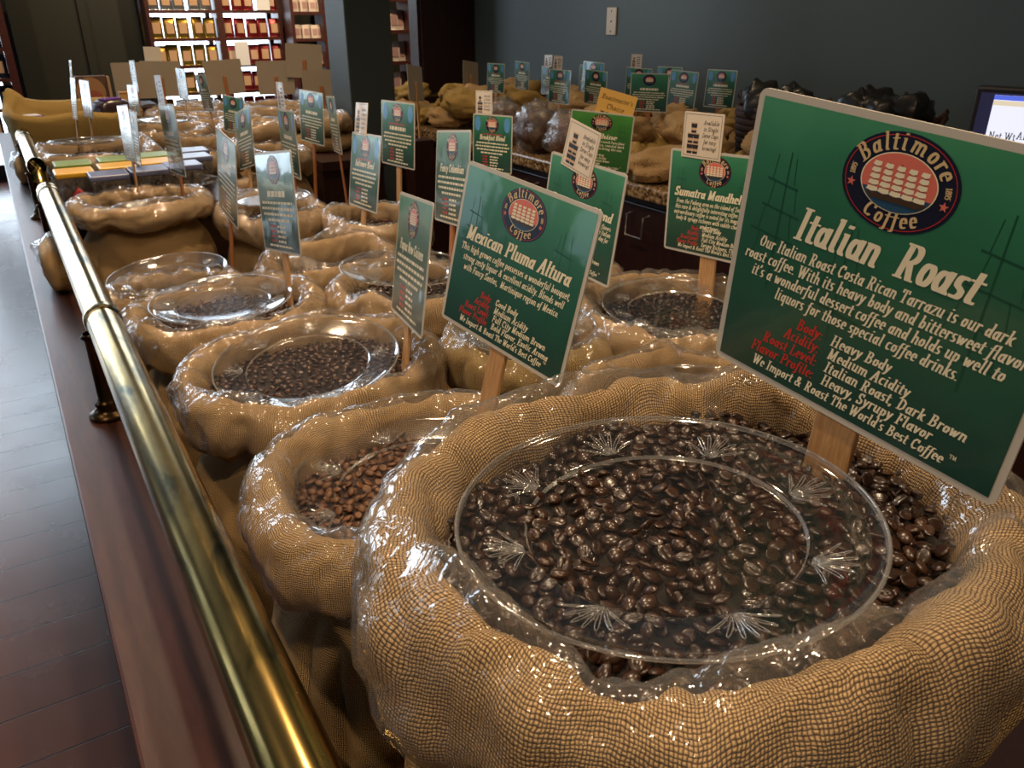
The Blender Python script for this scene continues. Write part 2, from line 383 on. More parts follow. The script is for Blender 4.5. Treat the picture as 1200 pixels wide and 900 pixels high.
def scatter(rr, a, bb, dist, tries):
    pts, cell = [], {}
    for _ in range(tries):
        x, y = rr.uniform(-1, 1), rr.uniform(-1, 1)
        if x * x + y * y > 1: continue
        x *= a; y *= bb; k = (int(x // dist), int(y // dist)); ok = True
        for i in (-1, 0, 1):
            for j in (-1, 0, 1):
                for px, py in cell.get((k[0] + i, k[1] + j), ()):
                    if (px - x) ** 2 + (py - y) ** 2 < dist * dist: ok = False
        if ok: cell.setdefault(k, []).append((x, y)); pts.append((x, y))
    return pts

# ---------------------------------------------------------------- sacks
def sgnpow(v, e): return math.copysign(abs(v) ** e, v)
def nz(x, y, z): return noise.noise(Vector((x, y, z)))
def sack(cx, cy, a, b, top, label, seed, rw=.026, rh=.043, base=-.86, nu=132, lean=(0, 0), mat=BURLAP, pitch=.0022, film=True, rot=0, flap=.010, wob=.013, cat='sack'):
    root = empty('burlap_sack', (cx, cy, zz(base)), label, cat, 'burlap sacks of coffee beans', rot)
    H = top - base
    rr = random.Random(seed)
    cre = [(rr.uniform(0, 2 * PI), rr.uniform(.06, .15), rr.uniform(.25, .65)) for _ in range(6)]
    def ang(k): return 2 * PI * k / nu
    def dirv(t): return sgnpow(math.cos(t), .84), sgnpow(math.sin(t), .84)
    def crease(t):
        v = 0
        for c0, wd, am in cre:
            d = (t - c0 + PI) % (2 * PI) - PI; v += am * math.exp(-(d / wd) ** 2)
        return min(v, .75)
    cc = [(math.cos(ang(k)) * 1.6, math.sin(ang(k)) * 1.6) for k in range(nu)]
    low = [nz(cc[k][0] + seed * 3.1, cc[k][1], seed * 1.7) for k in range(nu)]
    low2 = [nz(cc[k][0] * 2.2 + seed, cc[k][1] * 2.2, seed + 9.3) for k in range(nu)]
    crs = [crease(ang(k)) for k in range(nu)]
    def P(k, d, z, push=0):
        ex, ey = dirv(ang(k)); x, y = (a - d + push) * ex, (b - d + push) * ey
        return (x, y, z + lean[0] * x + lean[1] * y)
    per = PI * (a + b)
    def grid(name, prof, mat, nv, parent, uvm=True):
        m = MB(); uv = []
        L = [0.0] * (nu + 1)
        prev = None
        for j in range(nv + 1):
            row = [prof(k % nu, j / nv) for k in range(nu + 1)]
            for k in range(nu + 1):
                if prev is not None: L[k] += math.dist(row[k], prev[k])
                uv.append((ang(k) / (2 * PI) * per / pitch, L[k] / pitch))
            m.v += row; prev = row
        if uvm:
            md = {}
            for j in range(nv + 1):
                s = sum(uv[j * (nu + 1) + k][1] for k in range(nu + 1)) / (nu + 1)
                for k in range(nu + 1):
                    u_, v_ = uv[j * (nu + 1) + k]; uv[j * (nu + 1) + k] = (u_, .35 * v_ + .65 * s)
        for j in range(nv):
            for k in range(nu):
                q = j * (nu + 1) + k; m.f.append((q, q + 1, q + nu + 2, q + nu + 1)); m.m.append(0)
        m.uv = uv
        return m.build(name, mat, parent, smooth=True)
    def body(k, s):
        z = s * (H - 1.75 * rh)
        bul = rw * (1.25 - 1.05 * math.sin(PI * min(1, .15 + s * .95)) ** .8) + (rw * .9 * max(0, (s - .8) / .2) ** 2)
        wob_ = .012 * nz(cc[k][0] * 1.8 + seed, cc[k][1] * 1.8, z * 9 + seed) + .004 * nz(cc[k][0] * 5, cc[k][1] * 5, z * 22 + seed) + .008 * max(0, .25 - abs(nz(cc[k][0] * 1.6 + seed, cc[k][1] * 1.6, z * 5))) / .25
        fade = min(1, (1 - s) * 3.2)
        bul += wob_ * fade + .010 * (1 - fade)
        return P(k, bul, z)
    grid('body', body, mat, 26, root)
    def rollpt(k, phi, grow, extra=0):
        m = 1 + .26 * low2[k] - .34 * crs[k]
        zt = H + wob * low[k] - .010 * crs[k]
        rx, rz = rw * m + grow, rh * m + grow
        wv = .0048 * nz(cc[k][0] * 3.4 + seed, cc[k][1] * 3.4, phi * 1.3) - .0045 * max(0, .22 - abs(nz(cc[k][0] * 2.3 + seed, cc[k][1] * 2.3 + 4, phi * .8))) / .22 + .0012 * nz(cc[k][0] * 9 + seed, cc[k][1] * 9, phi * 2.6)
        return P(k, rw * (1.02 + .15 * low[k]) - (rx + wv) * math.cos(phi), zt - rh * m + (rz + wv) * math.sin(phi) + extra)
    ph0, ph1 = R(-128), R(212)
    def cuff(k, s):
        if s < .86: return rollpt(k, ph0 + (ph1 - ph0) * s / .86, 0)
        p = rollpt(k, ph1, 0); q = P(k, rw * 2.2, H - rh * 2.5); f = (s - .86) / .14
        return tuple(p[i] * (1 - f) + q[i] * f for i in range(3))
    grid('rolled_cuff', cuff, mat, 34, root)
    if film:
        fl = [max(0, nz(cc[k][0] * 1.3 + 5 + seed, cc[k][1] * 1.3, 3.3)) * 2.2 for k in range(nu)]
        st = [R(-30) + 1.3 * nz(cc[k][0] * 1.5 + 2, cc[k][1] * 1.5 + seed, 7.7) + .35 * nz(cc[k][0] * 6, cc[k][1] * 6, seed) for k in range(nu)]
        st = [max(R(-72), v) for v in st]
        def liner(k, s):
            if s < .8:
                phi = st[k] + (R(205) - st[k]) * s / .8
                rid = .5 - abs(nz(cc[k][0] * 6 + seed, cc[k][1] * 6, phi * 2.2 + seed))
                g = .002 + .0035 * max(0, rid) + .004 * max(0, nz(cc[k][0] * 2.6, cc[k][1] * 2.6, phi + seed))
                ex = (flap * (.35 + fl[k]) * max(0, math.sin(phi - R(25))) ** 3) if phi > R(25) else 0
                return rollpt(k, phi, g, ex)
            p = rollpt(k, R(205), .004); q = P(k, rw * 2.75, H - rh * 2.2 + .006 * low2[k]); f = (s - .8) / .2
            return tuple(p[i] * (1 - f) + q[i] * f for i in range(3))
        grid('plastic_liner', liner, FILM, 34, root, False)
    return dict(root=root, c=(cx, cy), a=a - 1.75 * rw, b=b - 1.75 * rw, top=top, rh=rh, lean=lean, rot=rot)
def beans(S, mat, label, seed, drop=.036, unit=B_LO, layers=((.0086, 4200, 0.),), mound=.008, indiv=0, grow=1.0, scale=1.0):
    rr = random.Random(seed); A, Bq = S['a'] * grow, S['b'] * grow
    base = zz(S['top'] - drop)
    ca, sa = math.cos(S['rot']), math.sin(S['rot'])
    def hz(x, y):
        r2 = (x / A) ** 2 + (y / Bq) ** 2
        return base + mound * (1 - r2) + S['lean'][0] * x + S['lean'][1] * y + .004 * nz(x * 22, y * 22, seed)
    def wp(x, y): return S['c'][0] + x * ca - y * sa, S['c'][1] + x * sa + y * ca
    cloud = []
    for dist, tries, dz in layers:
        for x, y in scatter(rr, A, Bq, dist * scale, tries):
            wx, wy = wp(x, y); cloud.append((Vector((wx, wy, hz(x, y) + dz + rr.uniform(-.0012, .0012))), bean_mat(rr) * scale, dz))
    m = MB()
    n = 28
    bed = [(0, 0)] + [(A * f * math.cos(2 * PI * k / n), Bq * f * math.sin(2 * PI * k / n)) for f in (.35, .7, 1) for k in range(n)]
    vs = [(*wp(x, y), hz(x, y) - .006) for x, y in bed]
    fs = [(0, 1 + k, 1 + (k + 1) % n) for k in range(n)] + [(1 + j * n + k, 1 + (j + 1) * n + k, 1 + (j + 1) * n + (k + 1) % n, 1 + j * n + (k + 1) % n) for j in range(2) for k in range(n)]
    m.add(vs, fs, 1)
    singles = []
    if indiv:
        tops = [c for c in cloud if c[2] == max(l[2] for l in layers)]
        tops.sort(key=lambda c: (c[0] - cam.location).length)
        singles = tops[:indiv]; ids = {id(c) for c in singles}; cloud = [c for c in cloud if id(c) not in ids]
    for p, q, _ in cloud:
        m.add([p + q @ Vector(v) for v in unit[0]], unit[1], 0)
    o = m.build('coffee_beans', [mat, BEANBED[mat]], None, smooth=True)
    tag(o, label, 'coffee beans', kind='stuff')
    if singles:
        bm_ = MB(); bm_.add(B_HI[0], B_HI[1], 0); me = bm_.mesh('coffee_bean', mat, True)
        for p, q, _ in singles:
            ob = link('coffee_bean', me); ob.matrix_world = Matrix.Translation(p) @ q.to_4x4()
            tag(ob, 'single dark glossy coffee bean among the beans of the nearest sack', 'coffee bean', 'loose beans in the nearest sack')
    return o

# ---------------------------------------------------------------- clear plates
def plate_mesh(rad, n=96):
    s = rad / .14; m = MB()
    prof = [(.0, .0), (.05, .0), (.0895, .0), (.0925, .0004), (.0940, .0030), (.0965, .0036), (.112, .0072), (.128, .0105), (.1375, .0125), (.1385, .0142), (.1400, .0146), (.1412, .0135), (.1400, .0118), (.138, .011)]
    mis = [2, 2, 2, 1, 0, 0, 0, 0, 0, 1, 1, 1, 1]
    m.lathe([(r * s, z * s) for r, z in prof], n=n, mis=mis)
    for k in range(8):
        t = 2 * PI * (k + .3) / 8
        ca, sa = math.cos(t), math.sin(t)
        for j in range(-3, 4):
            pts = []
            for i in range(11):
                f = math.sin(PI * i / 10) ** .8; side = math.cos(PI * i / 10)
                rad_ = .0975 + (.027 - .0016 * j * j) * f
                off = j * (.0010 + .0066 * f ** 1.3) + side * .0019 * f * (1 + .25 * abs(j))
                zq = .0042 + (rad_ - .0985) * .215 + .0006
                pts.append((s * (rad_ * ca - off * sa), s * (rad_ * sa + off * ca), s * zq))
            m.tube(pts, s * .00038, 5, 1)
    return m.mesh('clear_plate', [PLATE, PLATE_RIM, PLATE_WELL], True)
PLATE_ME = plate_mesh(.14)
def plate(x, y, h, label, tilt=(0, 0), rz=0, sc=1):
    o = link('clear_plate', PLATE_ME)
    nrm = Vector((-tilt[0], -tilt[1], 1)).normalized()
    o.matrix_world = Matrix.Translation((x, y, zz(h))) @ Vector((0, 0, 1)).rotation_difference(nrm).to_matrix().to_4x4() @ Matrix.Rotation(rz, 4, 'Z') @ Matrix.Diagonal((sc, sc, sc, 1))
    return tag(o, label, 'plate', 'clear plastic plates on the sacks')
# ---------------------------------------------------------------- serif lettering: skeleton strokes swept with a broad nib
# L = polyline, A = arc (cx, cy, rx, ry, from, to), S = serif (x, y, width)
X = .66
def E_(cx=.25, rx=.17): return ('A', cx, .33, rx, .30, 0, 360)
GL = {
 'a': (.56, ('A', .25, .31, .17, .28, 20, 380), ('L', .44, .62, .42, .10, .50, .03)),
 'b': (.54, ('L', .12, 1.0, .12, .06), ('S', .07, .98, .14), ('A', .26, .32, .17, .29, 0, 360)),
 'c': (.46, ('A', .26, .33, .18, .30, 55, 310)),
 'd': (.56, ('A', .25, .31, .17, .28, 0, 360), ('L', .43, 1.0, .43, .08, .50, .03), ('S', .38, .98, .14)),
 'e': (.47, ('A', .25, .33, .17, .30, 0, 305), ('L', .10, .34, .42, .36)),
 'f': (.36, ('A', .31, .82, .12, .15, 60, 180), ('L', .19, .82, .15, -.12), ('A', .03, -.12, .12, .14, 0, -110), ('L', .04, .63, .34, .63)),
 'g': (.52, ('A', .24, .40, .15, .22, 0, 360), ('A', .24, -.10, .19, .16, 0, 360), ('L', .16, .2, .10, .1, .2, .04), ('L', .36, .6, .48, .62)),
 'h': (.58, ('L', .13, 1.0, .13, .03), ('S', .08, .98, .14), ('A', .29, .42, .16, .20, 0, 170), ('L', .45, .42, .45, .08, .52, .03)),
 'i': (.32, ('L', .14, .64, .14, .10, .22, .03), ('S', .09, .63, .13), ('L', .15, .86, .17, .90)),
 'j': (.32, ('L', .16, .64, .14, -.12), ('A', .04, -.12, .10, .14, 0, -110), ('L', .17, .86, .19, .90)),
 'k': (.56, ('L', .13, 1.0, .13, .03), ('S', .08, .98, .14), ('L', .16, .30, .44, .62), ('L', .24, .38, .40, .06, .50, .03)),
 'l': (.31, ('L', .14, 1.0, .14, .10, .21, .03), ('S', .09, .98, .14)),
 'm': (.86, ('L', .12, .62, .12, .03), ('S', .07, .62, .13), ('A', .27, .42, .15, .20, 0, 170), ('L', .42, .42, .42, .03), ('A', .58, .42, .15, .20, 0, 170), ('L', .73, .42, .73, .08, .80, .03)),
 'n': (.58, ('L', .12, .62, .12, .03), ('S', .07, .62, .13), ('A', .28, .42, .16, .20, 0, 170), ('L', .44, .42, .44, .08, .51, .03)),
 'o': (.50, E_()),
 'p': (.55, ('L', .12, .62, .12, -.28), ('S', .07, .62, .13), ('S', .12, -.28, .22), ('A', .27, .33, .18, .30, 0, 360)),
 'q': (.55, ('A', .25, .33, .17, .30, 0, 360), ('L', .43, .62, .43, -.28), ('S', .43, -.28, .2)),
 'r': (.43, ('L', .12, .62, .12, .03), ('S', .07, .62, .13), ('A', .28, .40, .16, .22, 70, 170), ('L', .34, .59, .37, .54)),
 's': (.42, ('A', .21, .47, .12, .155, 50, 235), ('L', .15, .35, .27, .28), ('A', .20, .175, .13, .145, 40, -130)),
 't': (.36, ('L', .16, .84, .15, .14), ('A', .24, .14, .09, .11, 180, 310), ('L', .04, .62, .31, .62)),
 'u': (.58, ('L', .12, .63, .12, .2), ('S', .07, .63, .12), ('A', .27, .2, .15, .17, 180, 350), ('L', .44, .63, .44, .08, .51, .03)),
 'v': (.50, ('L', .08, .63, .22, .04, .42, .60), ('S', .07, .63, .14)),
 'w': (.74, ('L', .08, .63, .20, .05, .37, .55, .46, .05, .66, .60), ('S', .07, .63, .14)),
 'x': (.50, ('L', .08, .60, .40, .03), ('L', .42, .62, .08, .03)),
 'y': (.50, ('L', .08, .63, .24, .06), ('L', .43, .62, .24, .0, .14, -.22, .04, -.25), ('S', .07, .63, .14)),
 'z': (.46, ('L', .06, .62, .40, .62, .06, .03, .42, .03)),
 'A': (.74, ('L', .10, .02, .42, 1.0), ('L', .42, .98, .60, .02), ('L', .22, .34, .54, .34), ('S', .1, .02, .22), ('S', .6, .02, .26)),
 'B': (.70, ('L', .18, .98, .18, .02), ('S', .14, .98, .2), ('S', .14, .02, .2), ('A', .34, .75, .18, .23, -90, 90), ('L', .18, .98, .34, .98), ('L', .18, .52, .36, .52), ('A', .38, .27, .20, .25, -90, 90), ('L', .18, .02, .38, .02)),
 'C': (.68, ('A', .37, .5, .27, .48, 45, 315), ('L', .57, .95, .57, .72)),
 'D': (.76, ('L', .18, .98, .18, .02), ('S', .14, .98, .2), ('S', .14, .02, .2), ('A', .34, .5, .28, .48, -90, 90), ('L', .18, .98, .34, .98), ('L', .18, .02, .34, .02)),
 'E': (.66, ('L', .18, .98, .18, .02), ('S', .14, .98, .2), ('S', .14, .02, .2), ('L', .18, .98, .55, .98, .56, .80), ('L', .18, .52, .42, .52), ('L', .42, .62, .42, .42), ('L', .18, .02, .55, .02, .58, .22)),
 'F': (.62, ('L', .18, .98, .18, .02), ('S', .14, .98, .2), ('S', .18, .02, .26), ('L', .18, .98, .55, .98, .56, .78), ('L', .18, .52, .42, .52), ('L', .42, .62, .42, .42)),
 'G': (.74, ('A', .37, .5, .27, .48, 45, 330), ('L', .57, .95, .57, .72), ('L', .60, .40, .60, .08), ('S', .58, .42, .24)),
 'H': (.82, ('L', .18, .98, .18, .02), ('L', .62, .98, .62, .02), ('L', .18, .5, .62, .5), ('S', .18, .98, .26), ('S', .18, .02, .26), ('S', .62, .98, .26), ('S', .62, .02, .26)),
 'I': (.40, ('L', .19, .98, .19, .02), ('S', .19, .98, .28), ('S', .19, .02, .28)),
 'J': (.52, ('L', .34, .98, .34, .18), ('A', .20, .18, .14, .17, 0, -150), ('S', .34, .98, .28)),
 'K': (.76, ('L', .18, .98, .18, .02), ('S', .18, .98, .26), ('S', .18, .02, .26), ('L', .18, .45, .56, .98), ('L', .30, .58, .60, .02), ('S', .56, .98, .2), ('S', .6, .02, .24)),
 'L': (.62, ('L', .18, .98, .18, .02), ('S', .18, .98, .26), ('L', .12, .02, .52, .02, .56, .26)),
 'M': (.94, ('L', .18, .98, .16, .02), ('L', .18, .98, .42, .08, .70, .98), ('L', .72, .98, .72, .02), ('S', .13, .98, .16), ('S', .16, .02, .2), ('S', .75, .98, .16), ('S', .72, .02, .26)),
 'N': (.80, ('L', .16, .98, .16, .02), ('L', .16, .96, .60, .04), ('L', .62, .98, .62, .02), ('S', .12, .98, .18), ('S', .16, .02, .22), ('S', .62, .98, .22)),
 'O': (.74, ('A', .37, .5, .27, .48, 0, 360)),
 'P': (.66, ('L', .18, .98, .18, .02), ('S', .14, .98, .2), ('S', .18, .02, .26), ('A', .36, .73, .20, .25, -90, 90), ('L', .18, .98, .36, .98), ('L', .18, .48, .36, .48)),
 'R': (.74, ('L', .18, .98, .18, .02), ('S', .14, .98, .2), ('S', .18, .02, .26), ('A', .36, .74, .19, .24, -90, 90), ('L', .18, .98, .36, .98), ('L', .18, .50, .36, .50), ('L', .36, .50, .56, .02), ('S', .6, .02, .2)),
 'S': (.58, ('A', .28, .74, .17, .24, 40, 240), ('L', .20, .54, .38, .44), ('A', .28, .26, .19, .24, 50, -140), ('L', .45, .98, .45, .76), ('L', .1, .24, .1, .03)),
 'T': (.66, ('L', .33, .98, .33, .02), ('S', .33, .02, .28), ('L', .06, .76, .07, .98, .58, .98, .60, .76)),
 'U': (.76, ('L', .16, .98, .16, .28), ('A', .37, .28, .21, .26, 180, 360), ('L', .58, .28, .58, .98), ('S', .16, .98, .26), ('S', .58, .98, .22)),
 'V': (.70, ('L', .10, .98, .34, .02, .60, .98), ('S', .1, .98, .24), ('S', .6, .98, .2)),
 'W': (.98, ('L', .10, .98, .28, .02, .50, .90, .64, .02, .88, .98), ('S', .1, .98, .24), ('S', .5, .98, .2), ('S', .88, .98, .2)),
 'Y': (.68, ('L', .08, .98, .32, .48, .58, .98), ('L', .32, .5, .32, .02), ('S', .08, .98, .22), ('S', .58, .98, .2), ('S', .32, .02, .26)),
 '1': (.42, ('L', .08, .84, .2, .96, .2, .02), ('S', .2, .02, .24)), '8': (.5, ('A', .25, .75, .15, .22, 0, 360), ('A', .25, .27, .17, .25, 0, 360)),
 '9': (.5, ('A', .25, .68, .17, .29, 0, 360), ('L', .42, .66, .36, .24, .14, .03)), '5': (.5, ('L', .42, .97, .16, .97, .13, .58), ('A', .24, .32, .17, .29, 130, -140)),
 '.': (.22, ('L', .08, .03, .10, .07)), ',': (.24, ('L', .11, .08, .12, .02, .05, -.14)), ':': (.26, ('L', .10, .05, .12, .09), ('L', .10, .50, .12, .54)),
 "'": (.22, ('L', .13, .98, .14, .90, .08, .76)), '!': (.3, ('L', .15, .98, .13, .28), ('L', .12, .03, .14, .07)),
 '&': (.86, ('A', .34, .76, .14, .21, 0, 360), ('A', .28, .26, .20, .24, 40, 320), ('L', .26, .62, .66, .04), ('L', .62, .46, .46, .10)),
 ' ': (.28,),
}
def hull(P):
    P = sorted(set(P))
    if len(P) < 3: return P
    def half(pts):
        h = []
        for p in pts:
            while len(h) > 1 and (h[-1][0] - h[-2][0]) * (p[1] - h[-2][1]) - (h[-1][1] - h[-2][1]) * (p[0] - h[-2][0]) <= 0: h.pop()
            h.append(p)
        return h[:-1]
    return half(P) + half(P[::-1])
GC = {}
def glyph(ch, step, hw=.092, hh=.03):
    key = (ch, step, hw)
    if key in GC: return GC[key]
    out = []
    for st in GL[ch][1:]:
        if st[0] == 'S': x, y, wd = st[1:]; wd *= 1.35; out.append([(x - wd / 2, y - hh), (x + wd / 2, y - hh), (x + wd / 2, y + hh), (x - wd / 2, y + hh)]); continue
        if st[0] == 'L': pts = [(st[i], st[i + 1]) for i in range(1, len(st), 2)]
        else:
            _, cx, cy, rx, ry, a0, a1 = st; n = max(3, math.ceil(abs(a1 - a0) / step))
            pts = [(cx + rx * math.cos(R(a0 + (a1 - a0) * i / n)), cy + ry * math.sin(R(a0 + (a1 - a0) * i / n))) for i in range(n + 1)]
        for p, q in zip(pts, pts[1:]):
            out.append(hull([(round(e[0] + sx * hw, 5), round(e[1] + sy * hh, 5)) for e in (p, q) for sx in (-1, 1) for sy in (-1, 1)]))
    GC[key] = out; return out
TRACK = .05
def text_w(s): return sum(GL[c][0] + TRACK for c in s if c in GL)
def text(mb, s, x, y, h, z, align='c', width=None, shear=.22, mi=0, step=45, hw=.092, rot=0):
    W = text_w(s); kx = h if width is None else width / W
    x0 = {'c': -W / 2, 'l': 0, 'r': -W}[align]
    cr, sr = math.cos(rot), math.sin(rot)
    for c in s:
        if c not in GL: continue
        for gi, pl in enumerate(glyph(c, step, hw)):
            pts = []
            for px, py in pl:
                lx, ly = (x0 + px) * kx + shear * py * h, py * h
                pts.append((x + lx * cr - ly * sr, y + lx * sr + ly * cr, z + gi * 6e-6))
            mb.poly(pts, mi)
        x0 += GL[c][0] + TRACK
def arc_text(mb, s, cx, cy, rx, ry, a0, a1, h, z, below=False, step=30):
    W = text_w(s); u = 0
    for c in s:
        adv = GL[c][0] + TRACK; f = (u + adv / 2) / W; a = R(a0 + (a1 - a0) * f); u += adv
        px, py = cx + rx * math.cos(a), cy + ry * math.sin(a)
        tx_, ty_ = -rx * math.sin(a), ry * math.cos(a)
        if not below: tx_, ty_ = -tx_, -ty_
        rot = math.atan2(ty_, tx_)
        text(mb, c, px - (-math.sin(rot)) * h * .33, py - math.cos(rot) * h * .33, h, z, 'c', None, .12, 0, step, .085, rot)
def ell(mb, cx, cy, rx, ry, z, mi=0, n=40, a0=0, a1=360):
    mb.poly([(cx + rx * math.cos(R(a0 + (a1 - a0) * k / n)), cy + ry * math.sin(R(a0 + (a1 - a0) * k / n)), z) for k in range(n if a1 - a0 == 360 else n + 1)], mi)
def ring(mb, cx, cy, rx, ry, wd, z, mi=0, n=48):
    vs = [(cx + (rx + s) * math.cos(2 * PI * k / n), cy + (ry + s) * math.sin(2 * PI * k / n), z) for s in (0, wd) for k in range(n)]
    mb.add(vs, [(k, (k + 1) % n, n + (k + 1) % n, n + k) for k in range(n)], mi)
def star(mb, cx, cy, r, z, mi):
    P = [(cx + (r if k % 2 == 0 else r * .42) * math.sin(PI * k / 5), cy + (r if k % 2 == 0 else r * .42) * math.cos(PI * k / 5), z) for k in range(10)]
    for k in range(10): mb.poly([P[k], P[(k + 1) % 10], (cx, cy, z)], mi)
SW, SH = .21, .188
EX, EY, ERX, ERY = 0, SH - .0335, .0355, .0272
ZL = .0011
EMC = {}
def emblem_mesh(lod):
    if lod in EMC: return EMC[lod]
    m = MB(); z = ZL
    ell(m, EX, EY, ERX, ERY, z + .0002, 0)
    if lod < 2: ring(m, EX, EY, ERX * .93, ERY * .93, .0004, z + .0003, 1)
    ell(m, EX, EY, ERX * .655, ERY * .60, z + .00035, 2 if lod > 1 else 5)
    ell(m, EX, EY, ERX * .635, ERY * .58, z + .0004, 2)
    ell(m, EX, EY, ERX * .635, ERY * .58, z + .0005, 3, 20, 200, 340)
    for k in range(5):
        x = EX - .0145 + k * .0072
        if lod < 2:
            m.poly([(x - .0003, EY - .008, z + .0006), (x + .0003, EY - .008, z + .0006), (x + .0003, EY + .0105 - abs(k - 1.7) * .001, z + .0006), (x - .0003, EY + .0105 - abs(k - 1.7) * .001, z + .0006)], 4)
        nrow = 5 if lod == 0 else 3
        for j in range(nrow):
            hgt = .0175 / nrow; y0 = EY - .0075 + j * hgt; wd = .0036 - .0013 * j / nrow
            top = hgt * .78
            m.poly([(x - wd, y0 + .0006, z + .0007), (x, y0 - .0002, z + .0007), (x + wd, y0 + .0006, z + .0007), (x + wd * .82 + .0004, y0 + top, z + .0007), (x - wd * .82 + .0004, y0 + top, z + .0007)], 5)
    m.poly([(EX - .018, EY - .0078, z + .00075), (EX - .015, EY - .0108, z + .00075), (EX + .015, EY - .0108, z + .00075), (EX + .0195, EY - .0072, z + .00075)], 4)
    if lod < 2:
        arc_text(m, 'Baltimore', EX, EY, ERX * .79, ERY * .765, 158, 22, .0098, z + .0004, step=30 if lod == 0 else 60)
        arc_text(m, 'Coffee', EX, EY, ERX * .79, ERY * .775, 233, 307, .0092, z + .0004, True, step=30 if lod == 0 else 60)
        for s in (-1, 1): star(m, EX + s * ERX * .80, EY - ERY * .20, .0029, z + .0005, 2)
        if lod == 0:
            arc_text(m, '1895', EX, EY, ERX * .80, ERY * .78, 183, 167, .0034, z + .0004); arc_text(m, '1895', EX, EY, ERX * .80, ERY * .78, 13, -3, .0034, z + .0004)
    # letters use slot 0 in text(): move them to the gold slot
    EMC[lod] = m
    me = MB(); me.v, me.f = m.v, m.f
    me.m = [6 if (mi == 0 and i > 0) else mi for i, mi in enumerate(m.m)]
    EMC[lod] = me.mesh('emblem', [NAVY, REDINK, SALMON, SEA, SHIPDARK, CREAM, GOLD]); return EMC[lod]
SHARED = {}
def card_meshes(lod, bright, badges):
    key = (lod, bright, badges)
    if key in SHARED: return SHARED[key]
    c = MB(); r = .006; ws, hs = SW / 2, SH
    cor = []
    for cx_, cy_, a0 in ((ws - r, r, -90), (ws - r, hs - r, 0), (-ws + r, hs - r, 90), (-ws + r, r, 180)):
        for k in range(5): a = R(a0 + 90 * k / 4); cor.append((cx_ + r * math.cos(a), cy_ + r * math.sin(a)))
    n = len(cor)
    c.add([(x, y, .0008) for x, y in cor] + [(x, y, -.0008) for x, y in cor], [tuple(range(n))] + [(k, n + k, n + (k + 1) % n, (k + 1) % n) for k in range(n)], 0)
    c.add([(x, y, -.0008) for x, y in cor], [tuple(range(n - 1, -1, -1))], 1)
    p = MB(); mg = .0045
    p.poly([(-ws + mg, mg, ZL), (ws - mg, mg, ZL), (ws - mg, hs - mg, ZL), (-ws + mg, hs - mg, ZL)], 0)
    if lod < 2:
        rr = random.Random(4)
        for x0, y0, sc_ in ((-.072, .085, 1), (.065, .075, 1.15), (-.02, .07, .8)):
            for k in range(4):
                y = y0 + k * .017 * sc_; wd = (.021 - .003 * k) * sc_; x = x0 + rr.uniform(-.004, .004)
                p.poly([(x - wd, y + .001, ZL + .0001), (x + wd, y - .002, ZL + .0001), (x + wd, y - .0032, ZL + .0001), (x - wd, y - .0004, ZL + .0001)], 1)
                for sx in (-.7, .7):
                    p.poly([(x + sx * wd, y, ZL + .0001), (x + sx * wd + .0006, y, ZL + .0001), (x + sx * wd * .8 + .0006, y + .016 * sc_, ZL + .0001), (x + sx * wd * .8, y + .016 * sc_, ZL + .0001)], 1)
            p.poly([(x0 - .0008, y0 - .02, ZL + .0001), (x0 + .0008, y0 - .02, ZL + .0001), (x0 + .0005, y0 + .07 * sc_, ZL + .0001), (x0 - .0005, y0 + .07 * sc_, ZL + .0001)], 1)
    if badges:
        for s in (-1, 1): ell(p, s * .078, SH - .032, .0155, .024, ZL + .00015, 2, 24)
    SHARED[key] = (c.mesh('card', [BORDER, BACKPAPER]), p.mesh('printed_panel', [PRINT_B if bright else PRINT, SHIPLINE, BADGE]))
    return SHARED[key]
def bars(mb, y, h, wd, rr, mi=0, x=0, z=ZL + .0002):
    # a line of lettering too small to be read: word-long strokes
    x0 = x - wd / 2
    while x0 < x + wd / 2 - .004:
        L = min(rr.uniform(.006, .019), x + wd / 2 - x0)
        mb.poly([(x0, y, z), (x0 + L, y, z), (x0 + L + h * .2, y + h, z), (x0 + h * .2, y + h, z)], mi); x0 += L + .0034
GENERIC = {}
def lettering(title, twidth, body, attrs, lod, seed, subtitle=False, th=.0165):
    m = MB(); z = ZL + .0002; rr = random.Random(seed)
    if title: text(m, title, 0, SH - .0835, th, z, 'c', min(twidth, .195), .24, 0, 25 if lod == 0 else 45, .105)
    else: bars(m, SH - .083, .011, .10, rr)
    if subtitle: bars(m, SH - .0665, .0035, .105, rr, 1)
    if isinstance(body, (list, tuple)) and lod == 0:
        y = SH - .0965
        step_ = .0102 if len(body) > 3 else .0112
        for s, wd in body:
            text(m, s, 0, y, .0082, z, 'c', wd, .22, 0, 60, .088); y -= step_
    else:
        for k in range(4): bars(m, SH - .0965 - k * .0108, .0048 if lod < 2 else .004, (.17, .18, .165, .12)[k], rr)
    y = .0475 if not (isinstance(body, (list, tuple)) and len(body) > 4) else .046
    if attrs and lod == 0:
        for (lab, val) in zip(('Body:', 'Acidity:', 'Roast Level:', 'Flavor Profile:'), attrs):
            text(m, lab, -.0225, y, .0078, z, 'r', text_w(lab) * .0078 * .92, .22, 1, 60, .088); text(m, val, -.016, y, .0078, z, 'l', text_w(val) * .0078 * .92, .22, 0, 60, .088); y -= .0094
        text(m, "We Import & Roast The World's Best Coffee", 0, .0095, .0074, z, 'c', .142, .22, 0, 60, .088)
        text(m, 'TM', .074, .0155, .0026, z, 'l', None, 0, 0, 60, .07)
    else:
        for k in range(4):
            bars(m, y - k * .0094, .0042, .03, rr, 1, -.035); bars(m, y - k * .0094, .0042, .045, rr, 0, .012)
        bars(m, .0105, .004, .13, rr)
    return m.mesh('lettering', [CREAM, REDINK])
